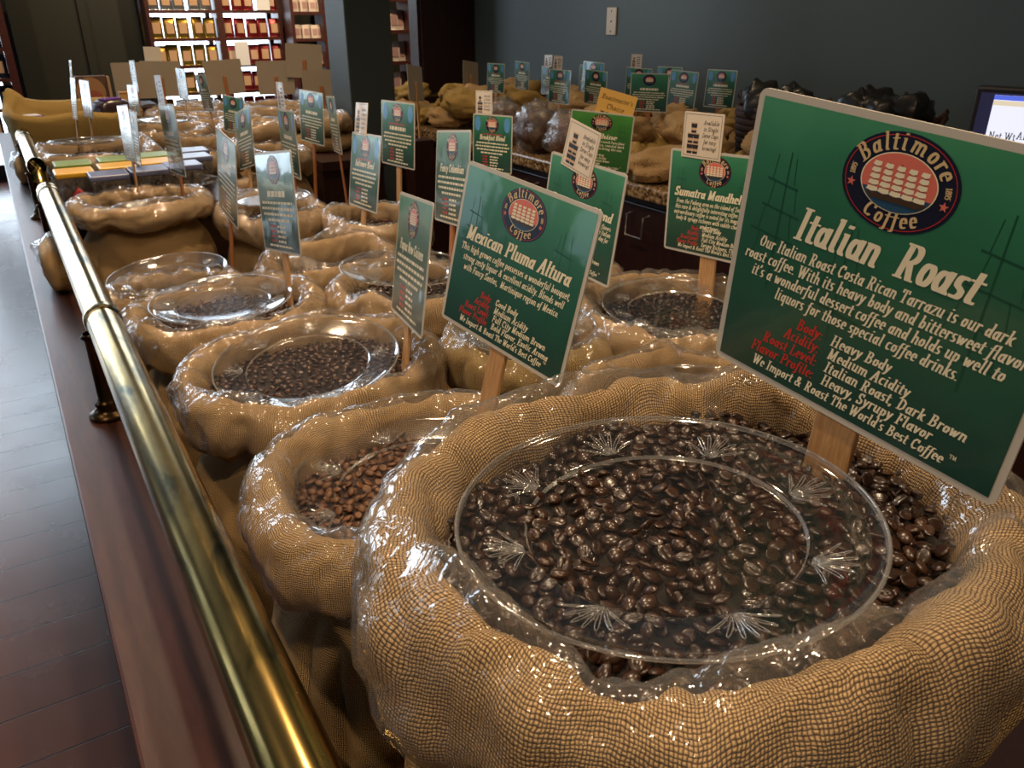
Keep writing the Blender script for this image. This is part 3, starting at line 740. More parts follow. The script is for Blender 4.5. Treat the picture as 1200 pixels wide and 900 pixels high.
def cup_card(parent, x, y, lod, tilt=0, w=.088, h=.079):
    m = MB(); m.box(-w / 2, w / 2, 0, h, -.0007, .0007, 0)
    z = .001
    for q in ((-w / 2 + .004, w / 2 - .004, .0035, .0041), (-w / 2 + .004, w / 2 - .004, h - .0041, h - .0035)): m.poly([(q[0], q[2], z), (q[1], q[2], z), (q[1], q[3], z), (q[0], q[3], z)], 1)
    for s in (-1, 1): x_ = s * (w / 2 - .004); m.poly([(x_ - .0003, .0035, z), (x_ + .0003, .0035, z), (x_ + .0003, h - .0035, z), (x_ - .0003, h - .0035, z)], 1)
    cups = [(-.0265, .0075), (-.0135, .0075), (-.0265, .0255), (-.0135, .0255), (-.020, .0435)]
    for cx_, cy_ in cups:
        wd = .0068; bh = .0175
        m.poly([(cx_ - wd * .8, cy_, z), (cx_ + wd * .8, cy_, z), (cx_ + wd, cy_ + bh, z), (cx_ - wd, cy_ + bh, z)], 1)
        m.poly([(cx_ - wd * .85, cy_ + .004, z + .0001), (cx_ + wd * .85, cy_ + .004, z + .0001), (cx_ + wd * .92, cy_ + .0085, z + .0001), (cx_ - wd * .92, cy_ + .0085, z + .0001)], 2)
        m.poly([(cx_ - wd * 1.05, cy_ + bh - .002, z + .0001), (cx_ + wd * 1.05, cy_ + bh - .002, z + .0001), (cx_ + wd * 1.05, cy_ + bh, z + .0001), (cx_ - wd * 1.05, cy_ + bh, z + .0001)], 2)
    if lod < 2:
        for k, s in enumerate(('Available', 'in Single', 'Serve Cups', 'for easy', 'brewing!')):
            text(m, s, .0175, h - .0205 - k * .0108, .0078, z, 'c', min(.036, text_w(s) * .0072), .18, 1, 60, .05)
    else:
        rr = random.Random(3)
        for k in range(5): bars(m, h - .02 - k * .011, .005, .03, rr, 1, .018, z)
    o = m.build('cup_note', [PAPER, INK, TANLABEL], parent); o.location = (x, y, .0015); o.rotation_euler = (0, 0, tilt); return o
def sign(pose, label, sl=.16, lod=1, sc=1.0, title=None, twidth=.15, body=None, attrs=None, cup=None, bright=False, badges=False, subtitle=False, seed=1, group='green coffee signs on wooden stakes', stake=STAKE, swid=.013, tilt=None, th=.0165):
    b, rt, up = (Vector(v) for v in pose)
    b = b * sc; rt.normalize(); n = rt.cross(up).normalized(); up = n.cross(rt)
    root = empty('coffee_sign', (0, 0, 0), label, 'sign', group)
    org = b + Vector((0, 0, CZ)) - up * sl
    root.matrix_world = Matrix(((rt.x, up.x, n.x, org.x), (rt.y, up.y, n.y, org.y), (rt.z, up.z, n.z, org.z), (0, 0, 0, 1))) @ Matrix.Diagonal((sc, sc, sc, 1))
    L = sl / sc
    m = MB(); m.box(-swid, swid, 0, L + .10, -.0075, -.0015); m.build('stake', stake, root, bevel=.0012)
    cm, pm = card_meshes(lod, bright, badges)
    c = link('card', cm, root); c.location = (0, L, 0)
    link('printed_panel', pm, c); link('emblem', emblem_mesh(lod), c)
    if lod >= 2 or (not title and not body):
        key = (lod, seed % 3, subtitle)
        if key not in GENERIC: GENERIC[key] = lettering(title, twidth, body, attrs, lod, seed % 3, subtitle)
        me = GENERIC[key]
    else: me = lettering(title, twidth, body, attrs, lod, seed, subtitle, th)
    link('lettering', me, c)
    if cup: cup_card(c, cup[0], cup[1], lod, cup[2] if len(cup) > 2 else 0)
    return root

POSE = {
'ital': [[0.418,0.281,-0.239],[0.038,-0.995,-0.094],[-0.03,-0.095,0.995]],
'mex': [[0.422,0.719,-0.346],[0.155,-0.982,-0.105],[0.185,-0.075,0.98]],
'papua': [[0.458,1.052,-0.428],[-0.204,-0.972,0.116],[0.185,0.078,0.98]],
'ren': [[0.808,1.112,-0.416],[0.014,-0.999,-0.048],[0.109,-0.046,0.993]],
'sum': [[1.062,1.037,-0.413],[0.118,-0.992,0.036],[0.028,0.04,0.999]],
'l': [[0.411,1.513,-0.422],[0.055,-0.986,0.157],[0.058,0.16,0.985]],
'k': [[0.408,1.928,-0.437],[-0.047,-0.997,-0.06],[0.097,-0.064,0.993]],
'q': [[0.756,1.971,-0.465],[-0.029,-0.998,0.064],[0.164,0.059,0.985]],
'r': [[1.012,2.312,-0.43],[0.069,-0.997,0.026],[0.075,0.031,0.997]],
't': [[1.417,2.437,-0.503],[0.159,-0.986,0.041],[0.058,0.051,0.997]],
's': [[0.757,1.476,-0.403],[-0.146,-0.982,0.121],[0.124,0.104,0.987]],
'n': [[0.711,2.402,-0.444],[-0.07,-0.997,0.044],[0.01,0.043,0.999]],
'o': [[1.005,3.087,-0.456],[0.097,-0.995,-0.005],[0.067,0.001,0.998]],
'p': [[0.99,2.771,-0.449],[-0.208,-0.975,0.08],[-0.031,0.088,0.996]],
'i': [[1.081,4.64,-0.6],[0.279,-0.959,-0.043],[0.091,-0.018,0.996]],
'j': [[0.678,2.795,-0.475],[0.016,-0.974,0.226],[0.095,0.226,0.969]],
'f': [[0.397,2.436,-0.415],[0.023,-0.998,0.067],[0.008,0.067,0.998]],
'e1': [[0.372,3.197,-0.482],[0.048,-0.994,0.098],[0.041,0.1,0.994]],
'e2': [[0.406,3.343,-0.515],[0.011,-0.999,0.035],[0.105,0.036,0.994]],
'h': [[0.982,4.714,-0.489],[0.046,-0.996,0.073],[-0.091,0.069,0.993]],
'shine': [[1.677,2.181,-0.483],[0.66,-0.748,-0.074],[-0.001,-0.099,0.995]],
'g': [[1.048,5.717,-0.513],[0.075,-0.997,0.006],[0.018,0.008,1.0]],
'c1': [[0.799,5.915,-0.468],[0.01,-0.999,0.052],[0.037,0.053,0.998]],
'c2': [[0.774,5.977,-0.616],[0.151,-0.987,0.052],[0.079,0.064,0.995]],
'a': [[0.311,4.437,-0.461],[0.022,-0.998,0.057],[0.145,0.059,0.988]],
'b': [[0.415,4.977,-0.512],[0.124,-0.992,0.025],[0.075,0.035,0.997]],
'j2': [[1.575,5.936,-0.702],[0.0,-0.997,0.084],[0.09,0.083,0.992]]}

# ---------------------------------------------------------------- the sacks, nearest first
S1 = sack(.311, .287, .208, .174, -.258, 'largest burlap sack, in the right foreground, full of dark glossy beans', 3, rw=.026, rh=.048, nu=240, flap=.020, wob=.010)
beans(S1, BEAN_DARK, 'dark glossy roasted beans filling the nearest sack under its clear plate', 5, .030, B_MD, ((.0085, 9000, -.005), (.0088, 9000, 0)), .010, 300, 1.16)
plate(.282, .288, -.277, 'large clear plate lying on dark beans in the nearest sack', (.04, -.04), .25, .87)
S2 = sack(.300, .668, .185, .170, -.425, 'burlap sack just behind and left of the nearest sack, half hidden, with lighter brown beans', 8, nu=180, flap=.014)
beans(S2, BEAN_MED, 'light brown beans visible beside the edge of the nearest sack', 9, .042, B_MD, ((.0088, 5000, -.005), (.0092, 5000, 0)), .006, 0, 1.1)
plate(.300, .668, -.462, 'clear plate on light brown beans, half hidden behind the nearest sack', (.05, .03), .5)
S3 = sack(.325, 1.105, .205, .165, -.470, 'second sack along the near brass rail, oval, with a clear plate tilted across it', 12, nu=180, rot=.12, lean=(0, .03))
beans(S3, BEAN_MID, 'brown beans dimly seen under the tilted plate of the second sack along the rail', 13, .034, B_LO, ((.0092, 5000, 0),), .010, 0, 1.12)
plate(.318, 1.105, -.486, 'clear plate tilted on the second sack along the brass rail', (.10, .10), .2, .98)
S4 = sack(.290, 1.500, .190, .155, -.492, 'third sack along the brass rail, its plate mirroring the bright window', 17, nu=150, rot=.05)
beans(S4, BEAN_MID, 'brown beans in the third sack along the rail', 18, .032, B_LO, ((.0105, 2500, 0),), .008, 0, 1.1)
plate(.285, 1.505, -.500, 'clear plate mirroring the window, on the third sack along the rail', (.03, .03), .1, .92)
S5 = sack(.245, 1.800, .160, .120, -.535, 'fourth sack along the brass rail, mostly hidden, with a plate propped up on dark beans', 21, nu=130)
beans(S5, BEAN_DARK, 'dark beans showing under the propped plate of the fourth sack', 22, .032, B_LO, ((.0105, 2000, 0),), .006)
plate(.240, 1.805, -.522, 'clear plate propped up at a slant on the fourth sack along the rail', (.08, .05), .1, .88)
S6 = sack(.285, 2.430, .195, .165, -.462, 'wide sack with its flat burlap front showing, in front of the gift boxes', 27, nu=140, rw=.030, rh=.030, wob=.009)
beans(S6, BEAN_MID, 'brown beans in the wide sack before the gift boxes', 28, .05, B_LO, ((.012, 1500, 0),), .006)
plate(.43, 2.63, -.478, 'clear plate mirroring white light behind the wide sack beside the gift boxes', (0, .0), .1, .8)
S7 = sack(.590, 2.230, .150, .200, -.478, 'sack to the right of the wide sack with its burlap front showing', 33, nu=130, rw=.030)
beans(S7, BEAN_DARK, 'dark beans in the sack right of the wide sack', 34, .05, B_LO, ((.012, 1200, 0),), .006)
plate(.585, 2.25, -.474, 'clear plate on the sack right of the wide sack', (0, .0), .4, .85)
S8 = sack(.800, 2.000, .140, .170, -.485, 'sack holding the stake of the sign with light blue badges and a cup note', 38, nu=120)
beans(S8, BEAN_MID, 'brown beans in the middle row sack below a badge sign', 39, .045, B_LO, ((.012, 1200, 0),), .006)
S9b = sack(.575, 1.730, .165, .125, -.495, 'crumpled low sack behind the stake of the dark green sign', 41, nu=130, flap=.018, wob=.03)
beans(S9b, BEAN_MID, 'brown beans in the crumpled low sack', 42, .05, B_LO, ((.012, 1200, 0),), .004)
S9 = sack(.630, 1.430, .165, .140, -.487, 'middle row sack with a plate on dark beans, behind the narrow slanted sign', 46, nu=150, wob=.024)
beans(S9, BEAN_DARK, 'dark beans in the middle row sack behind the narrow slanted sign', 47, .032, B_LO, ((.0105, 2500, 0),), .006)
plate(.630, 1.435, -.476, 'clear plate on dark beans, behind the narrow slanted sign', (-.04, .02), .4, .92)
S10 = sack(.675, 1.045, .150, .140, -.482, 'sack showing beans and a plate left of the second nearest sign stake', 51, nu=150, mat=BURLAP_B)
beans(S10, BEAN_MID, 'brown beans under a plate, left of the second nearest sign stake', 52, .045, B_LO, ((.0098, 2500, 0),), .006)
plate(.665, 1.045, -.478, 'clear plate left of the second nearest sign stake', (.02, .04), .6, .85)
S11 = sack(.955, .985, .195, .185, -.462, 'right hand sack with a plate on dark beans, left of the nearest sign', 57, nu=170)
beans(S11, BEAN_DARK, 'dark beans under the plate of the right hand sack', 58, .036, B_LO, ((.0098, 4000, 0),), .006, 0, 1.1)
plate(.950, .975, -.478, 'clear plate on dark beans in the right hand sack', (.02, .03), .3)
S12 = sack(.715, .690, .195, .165, -.462, 'sack crumpled between the nearest sack and the right hand sack', 63, nu=170, wob=.03, flap=.016)
beans(S12, BEAN_MID, 'brown beans hidden in the crumpled sack behind the nearest sack', 64, .05, B_LO, ((.012, 1500, 0),), .004)
plate(.70, .66, -.475, 'clear plate in the crumpled sack behind the nearest sack, only its rim showing', (.02, .0), .3, .9)
S14 = sack(.930, 1.345, .150, .140, -.487, 'sack behind the right hand sack, hidden by a green sign', 69, nu=110)
S17 = sack(1.03, 1.640, .125, .130, -.60, 'low sack hidden behind the signs at the back edge of the table', 70, nu=90)
far = [(1.03, 2.02, .13, .17, -.70, 'low sack at the back edge of the table carrying a badge sign'),
       (1.02, 2.42, .13, .17, -.70, 'low sack in the shade carrying the sign before the pillar'),
       (1.00, 2.86, .13, .19, -.68, 'low shaded sack just in front of the pillar'),
       (.68, 2.70, .13, .16, -.52, 'sack right of the gift boxes with a leaning sign'),
       (.275, 3.27, .215, .25, -.435, 'broad sack behind the gift boxes with its dark front showing'),
       (.645, 3.22, .145, .22, -.445, 'square fronted sack behind the gift boxes, right of the broad one'),
       (.94, 3.34, .13, .20, -.50, 'small sack stacked at the edge of the far group, right of the gift boxes'),
       (.60, 3.72, .18, .19, -.435, 'sack with shining plastic in the second far row, left'),
       (.98, 3.80, .17, .19, -.45, 'sack with shining plastic in the second far row, right'),
       (.82, 4.22, .20, .20, -.455, 'sack in the third far row below the backs of the signs'),
       (1.36, 4.05, .15, .22, -.455, 'dark fronted sack left of the pillar'),
       (1.30, 4.50, .20, .20, -.445, 'farthest round sack left of the pillar'),
       (.85, 4.72, .20, .20, -.47, 'farthest sack below the middle sign backs'),
       (.42, 4.80, .18, .20, -.47, 'farthest sack behind the burlap lined tray'),
       (1.02, 5.12, .14, .18, -.48, 'last sack at the far end of the table'),
       (1.46, 5.08, .13, .16, -.50, 'far sack under a sign back, left of the pillar gap'),
       (1.66, 4.72, .12, .16, -.51, 'far sack under the lower sign back beside the pillar')]
FAR = []
for i, (x, y, a, b_, top, lab) in enumerate(far):
    s_ = sack(x, y, a, b_, top, lab, 80 + 3 * i, nu=100 if y > 2.9 else 110, rw=.03, base=-.615 if x > 1.2 else -.86); FAR.append(s_)
    beans(s_, (BEAN_MID, BEAN_DARK, BEAN_MED)[i % 3], 'beans in the ' + lab, 120 + i, .04, B_LO, ((.016, 420, 0),), .004, scale=1.0)
plate(.25, 3.22, -.415, 'clear plate on the broad sack behind the gift boxes', (0, -.05), .3, .9)
plate(.60, 3.70, -.415, 'clear plate on the left sack of the second far row', (0, 0), .3, .85)

# ---------------------------------------------------------------- signs on the display table
sign(POSE['ital'], 'largest green sign, leaning at the right edge over the nearest sack', .13, 0, 1, 'Italian  Roast', .118,
     [('Our Italian Roast Costa Rican Tarrazu is our dark', .168), ('roast coffee. With its heavy body and bittersweet flavor', .188), ("it's a wonderful dessert coffee and holds up well to", .172), ('liquors for those special coffee drinks.', .128)],
     ('Heavy Body', 'Medium Acidity', 'Italian Roast, Dark Brown', 'Heavy, Syrupy Flavor'), seed=1, swid=.0155, th=.021)
sign(POSE['mex'], 'second nearest green sign, in the middle of the picture, with bluish glare on it', .17, 0, 1, 'Mexican Pluma Altura', .170,
     [('This high grown coffee possesses a wonderful bouquet,', .180), ('strong zesty liquor & excellent acidity. Blends well', .168), ('with Fancy Santos,  Martinique region of Mexico.', .160)],
     ('Good Body', 'Medium Acidity', 'Full City Medium Brown', 'Bold Flavor, Exotic Aroma'), seed=2)
sign(POSE['papua'], 'narrow looking slanted green sign just left of the middle sign', .15, 0, 1, 'Papua New Guinea', .150, seed=3)
sign(POSE['ren'], 'green sign with a tilted cup note, half hidden behind the middle sign', .15, 0, 1, 'Renaissance Blend', .172,
     [('A blend of the finest coffees, rich in many flavors', .175), ('with a smooth finish and a full taste of the Italian', .178), ('coffee house. A cup you can count on any day for', .170), ('breakfast or dessert.', .08)],
     ('Full Body', 'Medium Acidity', 'Full City Medium Brown', 'Smooth, Rich'), cup=(-.028, SH - .022, -.14), seed=4)
sign(POSE['sum'], 'green sign on a broad stake left of the largest sign, with an upright cup note', .16, 0, 1, 'Sumatra Mandheling', .176,
     [('From the Padang area on the island of Sumatra,', .165), ("this rare & delightfully interesting coffee. It's an", .168), ('extraordinary coffee is noted for its magnificent', .172), ('body & syrupy richness with subtle chocolate', .160), ('undertones.', .045)],
     ('Heavy Body', 'Medium Acidity', 'Full City Medium Brown', 'Syrupy Richness, Chocolate'), cup=(-.035, SH - .014, -.02), seed=5, swid=.0175)
sh = sign(POSE['shine'], 'bright green sign with an orange note clipped on top, behind the cup note', .24, 0, .70, 'Sunshine', .11,
     [('A breakfast coffee with a smooth Papua flavor', .165), ('and a hint of spice, roasted dark', .165), ('for a bold cup to bring the sun', .15)], ('Full Body', 'Low Acidity', 'Medium Brown', 'Bright'), bright=True, seed=6)
oc = MB(); oc.box(-.062, .062, 0, .095, -.0007, .0007, 0)
text(oc, "Roastmaster's", 0, .064, .015, .001, 'c', .105, .22, 1, 45, .05); text(oc, 'Choice', 0, .036, .0165, .001, 'c', .06, .22, 1, 45, .05)
rq = random.Random(5); bars(oc, .022, .004, .09, rq, 1, 0, .001); bars(oc, .013, .004, .08, rq, 1, 0, .001)
o = oc.build('orange_note', [ORANGE, SHIPDARK], sh); o.location = (.03, .24 / .7 + SH - .028, -.003); o.rotation_euler = (0, 0, -.17); o['label'] = 'orange note above the card'
sign(POSE['s'], 'plain green sign on a reddish stake, left of the badge sign', .13, 1, 1, 'Fancy Colombian', .15, seed=7, stake=STAKE_R, swid=.010)
sign(POSE['t'], 'green sign with blue badges and a cup note above, behind the middle sign', .27, 1, .80, 'Breakfast Blend', .135, badges=True, subtitle=True, cup=(-.045, SH - .004), seed=8)
sign(POSE['q'], 'green sign with blue badges and a narrow cup note, on a pale stake', .14, 1, 1, 'Baltimore Blend', .135, badges=True, subtitle=True, cup=(-.04, SH - .006), seed=9)
sign(POSE['r'], 'tall standing glossy sign with blue badges before the dark end of the pillar', .30, 1, 1, badges=True, subtitle=True, seed=10)
sign(POSE['l'], 'dark green sign with white glare stripe, above the third sack along the rail', .12, 1, 1, seed=11, swid=.011)
sign(POSE['k'], 'narrow edge-on sign with white border, left of the dark green glare sign', .16, 1, 1, seed=12, stake=STAKE_R, swid=.009)
sign(POSE['n'], 'sign with a cup note leaning on it, just right of the dark green glare sign', .14, 2, 1, cup=(-.03, SH - .006), seed=13, badges=True, stake=STAKE_R, swid=.009)
sign(POSE['o'], 'square looking sign with blue corners on a long reddish stake, left of the pillar', .24, 2, 1, seed=14, badges=True, stake=STAKE_R, swid=.010)
sign(POSE['p'], 'slanting sign seen edge-on against the lower pillar', .24, 2, 1, seed=15, badges=True, stake=STAKE_R, swid=.010)
sign(POSE['i'], 'sign with blue corners, farther left behind a leaning sign', .16, 2, .72, seed=16, badges=True)
sign(POSE['j'], 'leaning sign with its left side lowest, over the sack right of the gift boxes', .12, 2, 1, seed=17, badges=True)
sign(POSE['f'], 'tall glossy sign with white glare standing behind the wide sack, cup note above', .10, 2, 1, seed=18, cup=(-.04, SH - .006), stake=STAKE_R, swid=.009)
sign(POSE['e1'], 'left one of the overlapping narrow signs over the gift boxes', .10, 2, .80, seed=19)
sign(POSE['e2'], 'right one of the overlapping narrow signs over the gift boxes', .10, 2, .80, seed=20)
sign(POSE['h'], 'small tilted green sign in front of the grey sign backs', .10, 2, .80, seed=21)
sign(POSE['g'], 'glossy far sign mirroring a white arch, left of the small tilted green one', .10, 2, .68, seed=22)
sign(POSE['c1'], 'tallest narrow far sign above the gift boxes', .10, 2, .65, seed=23)
sign(POSE['c2'], 'lower narrow far sign in front of the tallest one', .06, 2, .62, seed=24)
sign(POSE['a'], 'leftmost sign, edge-on, before the burlap lined tray', .10, 2, .78, seed=25, cup=(-.03, SH - .006))
sign(POSE['b'], 'second sign from the left, tilted, before the burlap lined tray', .10, 2, .70, seed=26)
# signs seen from behind, standing at the far end of the table
for i, (x, h, y, tl, lab) in enumerate([(.69, -.44, 5.10, 0, 'grey back of the leftmost far sign, turned away'), (.84, -.44, 5.16, .03, 'grey back of a far sign with a second card above it'), (1.18, -.44, 5.10, -.05, 'grey sign back with a brown stake, below the red pouches'),
                                   (1.46, -.45, 5.05, .0, 'grey sign back with its stake, left of the pillar gap'), (1.63, -.49, 4.75, .0, 'lower grey sign back beside the pillar'), (1.62, -.36, 5.0, .06, 'tall grey sign back against the pillar edge')]):
    pose = [[x, y, h], [-.97, .24 * (1 if i % 2 else .6), tl], [tl * .5, .0, 1]]
    r_ = sign(pose, lab, .14, 2, 1, seed=30 + i, stake=STAKE_R, group='grey sign backs at the far end', cup=(.03, SH - .006) if i == 1 else None, swid=.010)

# ---------------------------------------------------------------- gift boxes, tray and small things on the table
GREEN_L, YEL_L, BLUE_L = plain('green_lid', (.20, .30, .05), .4), plain('yellow_lid', (.75, .42, .02), .35), plain('slate_blue_lid', (.12, .14, .28), .35)
RIBBON = plain('red_ribbon', (.55, .02, .03), .4)
COCOA = plain('dark_sweets', (.06, .025, .015), .6)
def gift_box(x, y, h, mat, label, ribbon=False, w=.100):
    r = empty('gift_box', (x, y, zz(h)), label, 'gift box', 'clear gift boxes with coloured lids')
    b = MB(); b.box(-w / 2, w / 2, -w / 2, w / 2, 0, .085); b.build('clear_case', CASE, r)
    b = MB(); b.box(-w / 2 - .002, w / 2 + .002, -w / 2 - .002, w / 2 + .002, .085, .100); b.build('lid', mat, r, bevel=.004)
    b = MB(); rr = random.Random(int(x * 991 + y * 77))
    for k in range(9):
        px, py = ((k % 3) - 1) * w * .28, ((k // 3) - 1) * w * .28; b.lathe([(.002, 0), (.014, .006), (.015, .03 + rr.uniform(0, .02)), (.006, .05 + rr.uniform(0, .015))], (px, py, .002), 8, cap=True)
    b.build('sweets', COCOA, r, smooth=True)
    if ribbon:
        b = MB(); b.tube([(-.03, -w / 2 + .006, .012), (-.01, -w / 2 + .008, .03), (.0, -w / 2 + .006, .05), (.012, -w / 2 + .008, .03), (.03, -w / 2 + .006, .012)], .009, 8); b.build('ribbon', RIBBON, r, smooth=True)
gb = []
for k, (x, y, m, col) in enumerate([(.155, 2.70, YEL_L, 'yellow'), (.275, 2.735, YEL_L, 'yellow'), (.39, 2.76, YEL_L, 'yellow'), (.235, 2.60, BLUE_L, 'blue'), (.345, 2.625, BLUE_L, 'blue'), (.45, 2.66, BLUE_L, 'blue'),
                               (.165, 2.85, GREEN_L, 'green'), (.29, 2.87, GREEN_L, 'green'), (.40, 2.89, GREEN_L, 'green'), (.51, 2.80, BLUE_L, 'blue'), (.53, 2.93, BLUE_L, 'blue')]):
    where = ('leftmost of the front row with a red ribbon inside', 'second yellow lid from the left', 'rightmost yellow lid', 'nearest of the slate blue lids, left', 'slate blue lid in the middle of the front', 'slate blue lid behind the tall glossy sign', 'leftmost green lid in the back row', 'middle green lid in the back row', 'rightmost green lid in the back row', 'slate blue lid at the right end', 'farthest slate blue lid at the right end')[k]
    gift_box(x, y, -.520, m, f'clear gift box with {col} lid, {where}', k == 0)
tr = empty('gift_box_riser', (.34, 2.78, zz(-.86)), 'dark wooden riser carrying the clear gift boxes', 'riser')
boxpart('top', (-.26, .26, -.23, .22, .320, .339), CABWOOD, tr); boxpart('base', (-.24, .24, -.21, .20, 0, .320), CABWOOD, tr)

def pillow(mb, c, dims, seed, mi=0, nu=20, nv=12, e=.7, lump=.10):
    b0 = len(mb.v)
    for j in range(nv + 1):
        ph = PI * j / nv - PI / 2
        for i in range(nu):
            th = 2 * PI * i / nu
            x, y, z = sgnpow(math.cos(th), e) * math.cos(ph) ** .7 if abs(math.cos(ph)) > 1e-6 else 0, sgnpow(math.sin(th), e) * math.cos(ph) ** .7 if abs(math.cos(ph)) > 1e-6 else 0, math.sin(ph)
            k = 1 + lump * nz(x * 2 + seed, y * 2, z * 2 + seed) + lump * .45 * (.3 - abs(nz(x * 3.3 + seed, y * 3.3, z * 3.3)))
            mb.v.append((c[0] + dims[0] * x * k, c[1] + dims[1] * y * k, c[2] + dims[2] * z * k))
    for j in range(nv):
        for i in range(nu):
            mb.f.append((b0 + j * nu + i, b0 + j * nu + (i + 1) % nu, b0 + (j + 1) * nu + (i + 1) % nu, b0 + (j + 1) * nu + i)); mb.m.append(mi)
def uvbox(o, s=.0029):
    me = o.data; ul = me.uv_layers.new(name='UVMap')
    for lp in me.loops:
        v = me.vertices[lp.vertex_index].co; ul.data[lp.index].uv = ((v.x + v.z * .3) / s, (v.y + v.z) / s)
# bundles poking out under the rail
for x, y, s_, lab in ((.045, 2.18, 1, 'burlap bundle in crinkled plastic poking out under the near rail'), (.045, 3.72, .95, 'small burlap bundle poking out under the farther rail')):
    r = empty('burlap_bundle', (x, y, zz(-.61)), lab, 'bundle')
    m = MB(); pillow(m, (0, 0, .055 * s_), (.035 * s_, .12 * s_, .055 * s_), x * 50 + y, 0, 24, 14); o = m.build('body', BURLAP, r, smooth=True); uvbox(o)
    m = MB(); pillow(m, (-.008, -.02, .085 * s_), (.036 * s_, .07 * s_, .040 * s_), x * 50 + y + 3, 0, 24, 14, .9, .35); m.build('plastic_wrap', FILM, r, smooth=True)
# burlap lined tray with purple packages
tr = empty('burlap_lined_tray', (.285, 4.13, zz(-.86)), 'wide open burlap lined tray at the far left end of the table', 'tray')
m = MB(); n = 60
prof = [(.97, .262), (1.0, .32), (1.02, .40), (1.06, .465), (1.03, .49), (.95, .48), (.90, .44), (.86, .38), (.0, .37)]
for j, (f, z) in enumerate(prof):
    for k in range(n):
        t_ = 2 * PI * k / n; ex, ey = sgnpow(math.cos(t_), .42), sgnpow(math.sin(t_), .42)
        up_ = .075 * max(0, 1 - math.hypot(ex + .95, ey - .9) / .28) * (1 if 2 < j < 7 else 0)
        wv = .02 * nz(ex * 2, ey * 2, z * 3) * (j > 2)
        m.v.append((.25 * f * ex + wv * .6, .30 * f * ey, z + up_ + wv))
for j in range(len(prof) - 1):
    for k in range(n): m.f.append((j * n + k, j * n + (k + 1) % n, (j + 1) * n + (k + 1) % n, (j + 1) * n + k)); m.m.append(0)
m.f.append(tuple(range(n - 1, -1, -1))); m.m.append(0)
o = m.build('burlap_lining', BURLAP_B, tr, smooth=True); uvbox(o)
tb = empty('tray_riser', (.33, 4.13, zz(-.86)), 'dark riser block under the burlap lined tray', 'riser'); boxpart('block', (-.20, .19, -.27, .27, 0, .245), CABWOOD, tb); boxpart('top', (-.205, .195, -.275, .275, .245, .26), CABWOOD, tb)
PURPLE, DARKPACK = plain('purple_foil', (.16, .05, .36), .25), plain('dark_foil', (.03, .015, .02), .3)
for x, y, rz, mt, d, lab in ((.13, 4.18, .2, PURPLE, (.06, .09, .026), 'flat purple package lying in the burlap tray'), (.20, 4.08, -.3, DARKPACK, (.05, .07, .024), 'flat dark package in the burlap tray beside the purple one'),
                        (.44, 4.10, .5, DARKPACK, (.085, .06, .055), 'dark package with a purple corner, right in the burlap tray')):
    r = empty('sweet_package', (x, y, zz(-.458)), lab, 'package', None, rz)
    m = MB(); pillow(m, (0, 0, d[2]), d, x * 9, 0, 16, 10, .5, .15); m.build('wrapper', mt, r, smooth=True)
    m = MB(); m.box(-d[0] * .5, d[0] * .45, -d[1] * .5, d[1] * .4, d[2] * 1.9, d[2] * 2.06); m.build('sticker', PURPLE if mt is DARKPACK else plain('pale_sticker', (.6, .55, .5), .5), r, bevel=.002)
# picture box with a printed face, and small props behind the tray
r = empty('picture_box', (.46, 4.95, zz(-.47)), 'upright box printed with a face in dark glasses, behind the burlap lined tray', 'box')
boxpart('carton', (-.09, .075, 0, .05, 0, .165), plain('brown_card', (.10, .05, .03), .6), r, .003)
boxpart('edge', (.075, .088, -.01, .05, 0, .16), plain('tan_card', (.40, .25, .15), .6), r)
m = MB(); ell(m, -.01, .085, .07, .075, .0, 0); ell(m, -.005, .045, .052, .050, .0006, 1)
for s in (-1, 1): ell(m, -.005 + s * .024, .035, .018, .010, .0012, 2, 16)
o = m.build('printed_face', [plain('greying_ginger_ink', (.34, .17, .08), .5), plain('ruddy_ink', (.30, .08, .045), .5), INK], r); o.rotation_euler = (PI / 2, 0, 0); o.location = (0, -.0015, 0)
r = empty('small_carton', (.62, 4.92, zz(-.47)), 'small orange tan carton to the right of the picture box', 'carton')
boxpart('body', (-.04, .04, 0, .05, 0, .075), plain('orange_tan_card', (.55, .30, .11), .6), r, .002); boxpart('flap', (-.041, .041, -.002, .052, .075, .082), plain('orange_tan_flap', (.48, .25, .09), .6), r, .002)
st = empty('far_stand', (.45, 5.2, zz(-.86)), 'dark stand at the far end of the table carrying the picture box', 'stand')
boxpart('top', (-.33, .33, -.29, .1, .37, .39), CABWOOD, st); boxpart('leg_panel', (-.32, .32, -.06, .08, 0, .37), CABWOOD, st)

# ---------------------------------------------------------------- shelves at the back
def pouch_mesh(w, h, d):
    m = MB(); rows = [(0, 1, 1), (.04, 1, 1), (.45, .98, .85), (.8, 1.0, .35), (.93, .97, .10), (1, .96, .06)]
    n = 16
    for f, a, bq in rows:
        for k in range(n):
            t_ = 2 * PI * k / n; m.v.append((w / 2 * a * sgnpow(math.cos(t_), .5), d / 2 * bq * sgnpow(math.sin(t_), .5), h * f))
    for j in range(len(rows) - 1):
        for k in range(n): m.f.append((j * n + k, j * n + (k + 1) % n, (j + 1) * n + (k + 1) % n, (j + 1) * n + k)); m.m.append(0)
    m.f.append(tuple(range(n))); m.m.append(0); m.f.append(tuple(range((len(rows) - 1) * n, len(rows) * n))); m.m.append(0)
    l = MB(); l.box(-w * .30, w * .30, -d / 2 - .002, -d * .40, h * .22, h * .72)
    return m, l
PM, PL = pouch_mesh(.110, .178, .06)
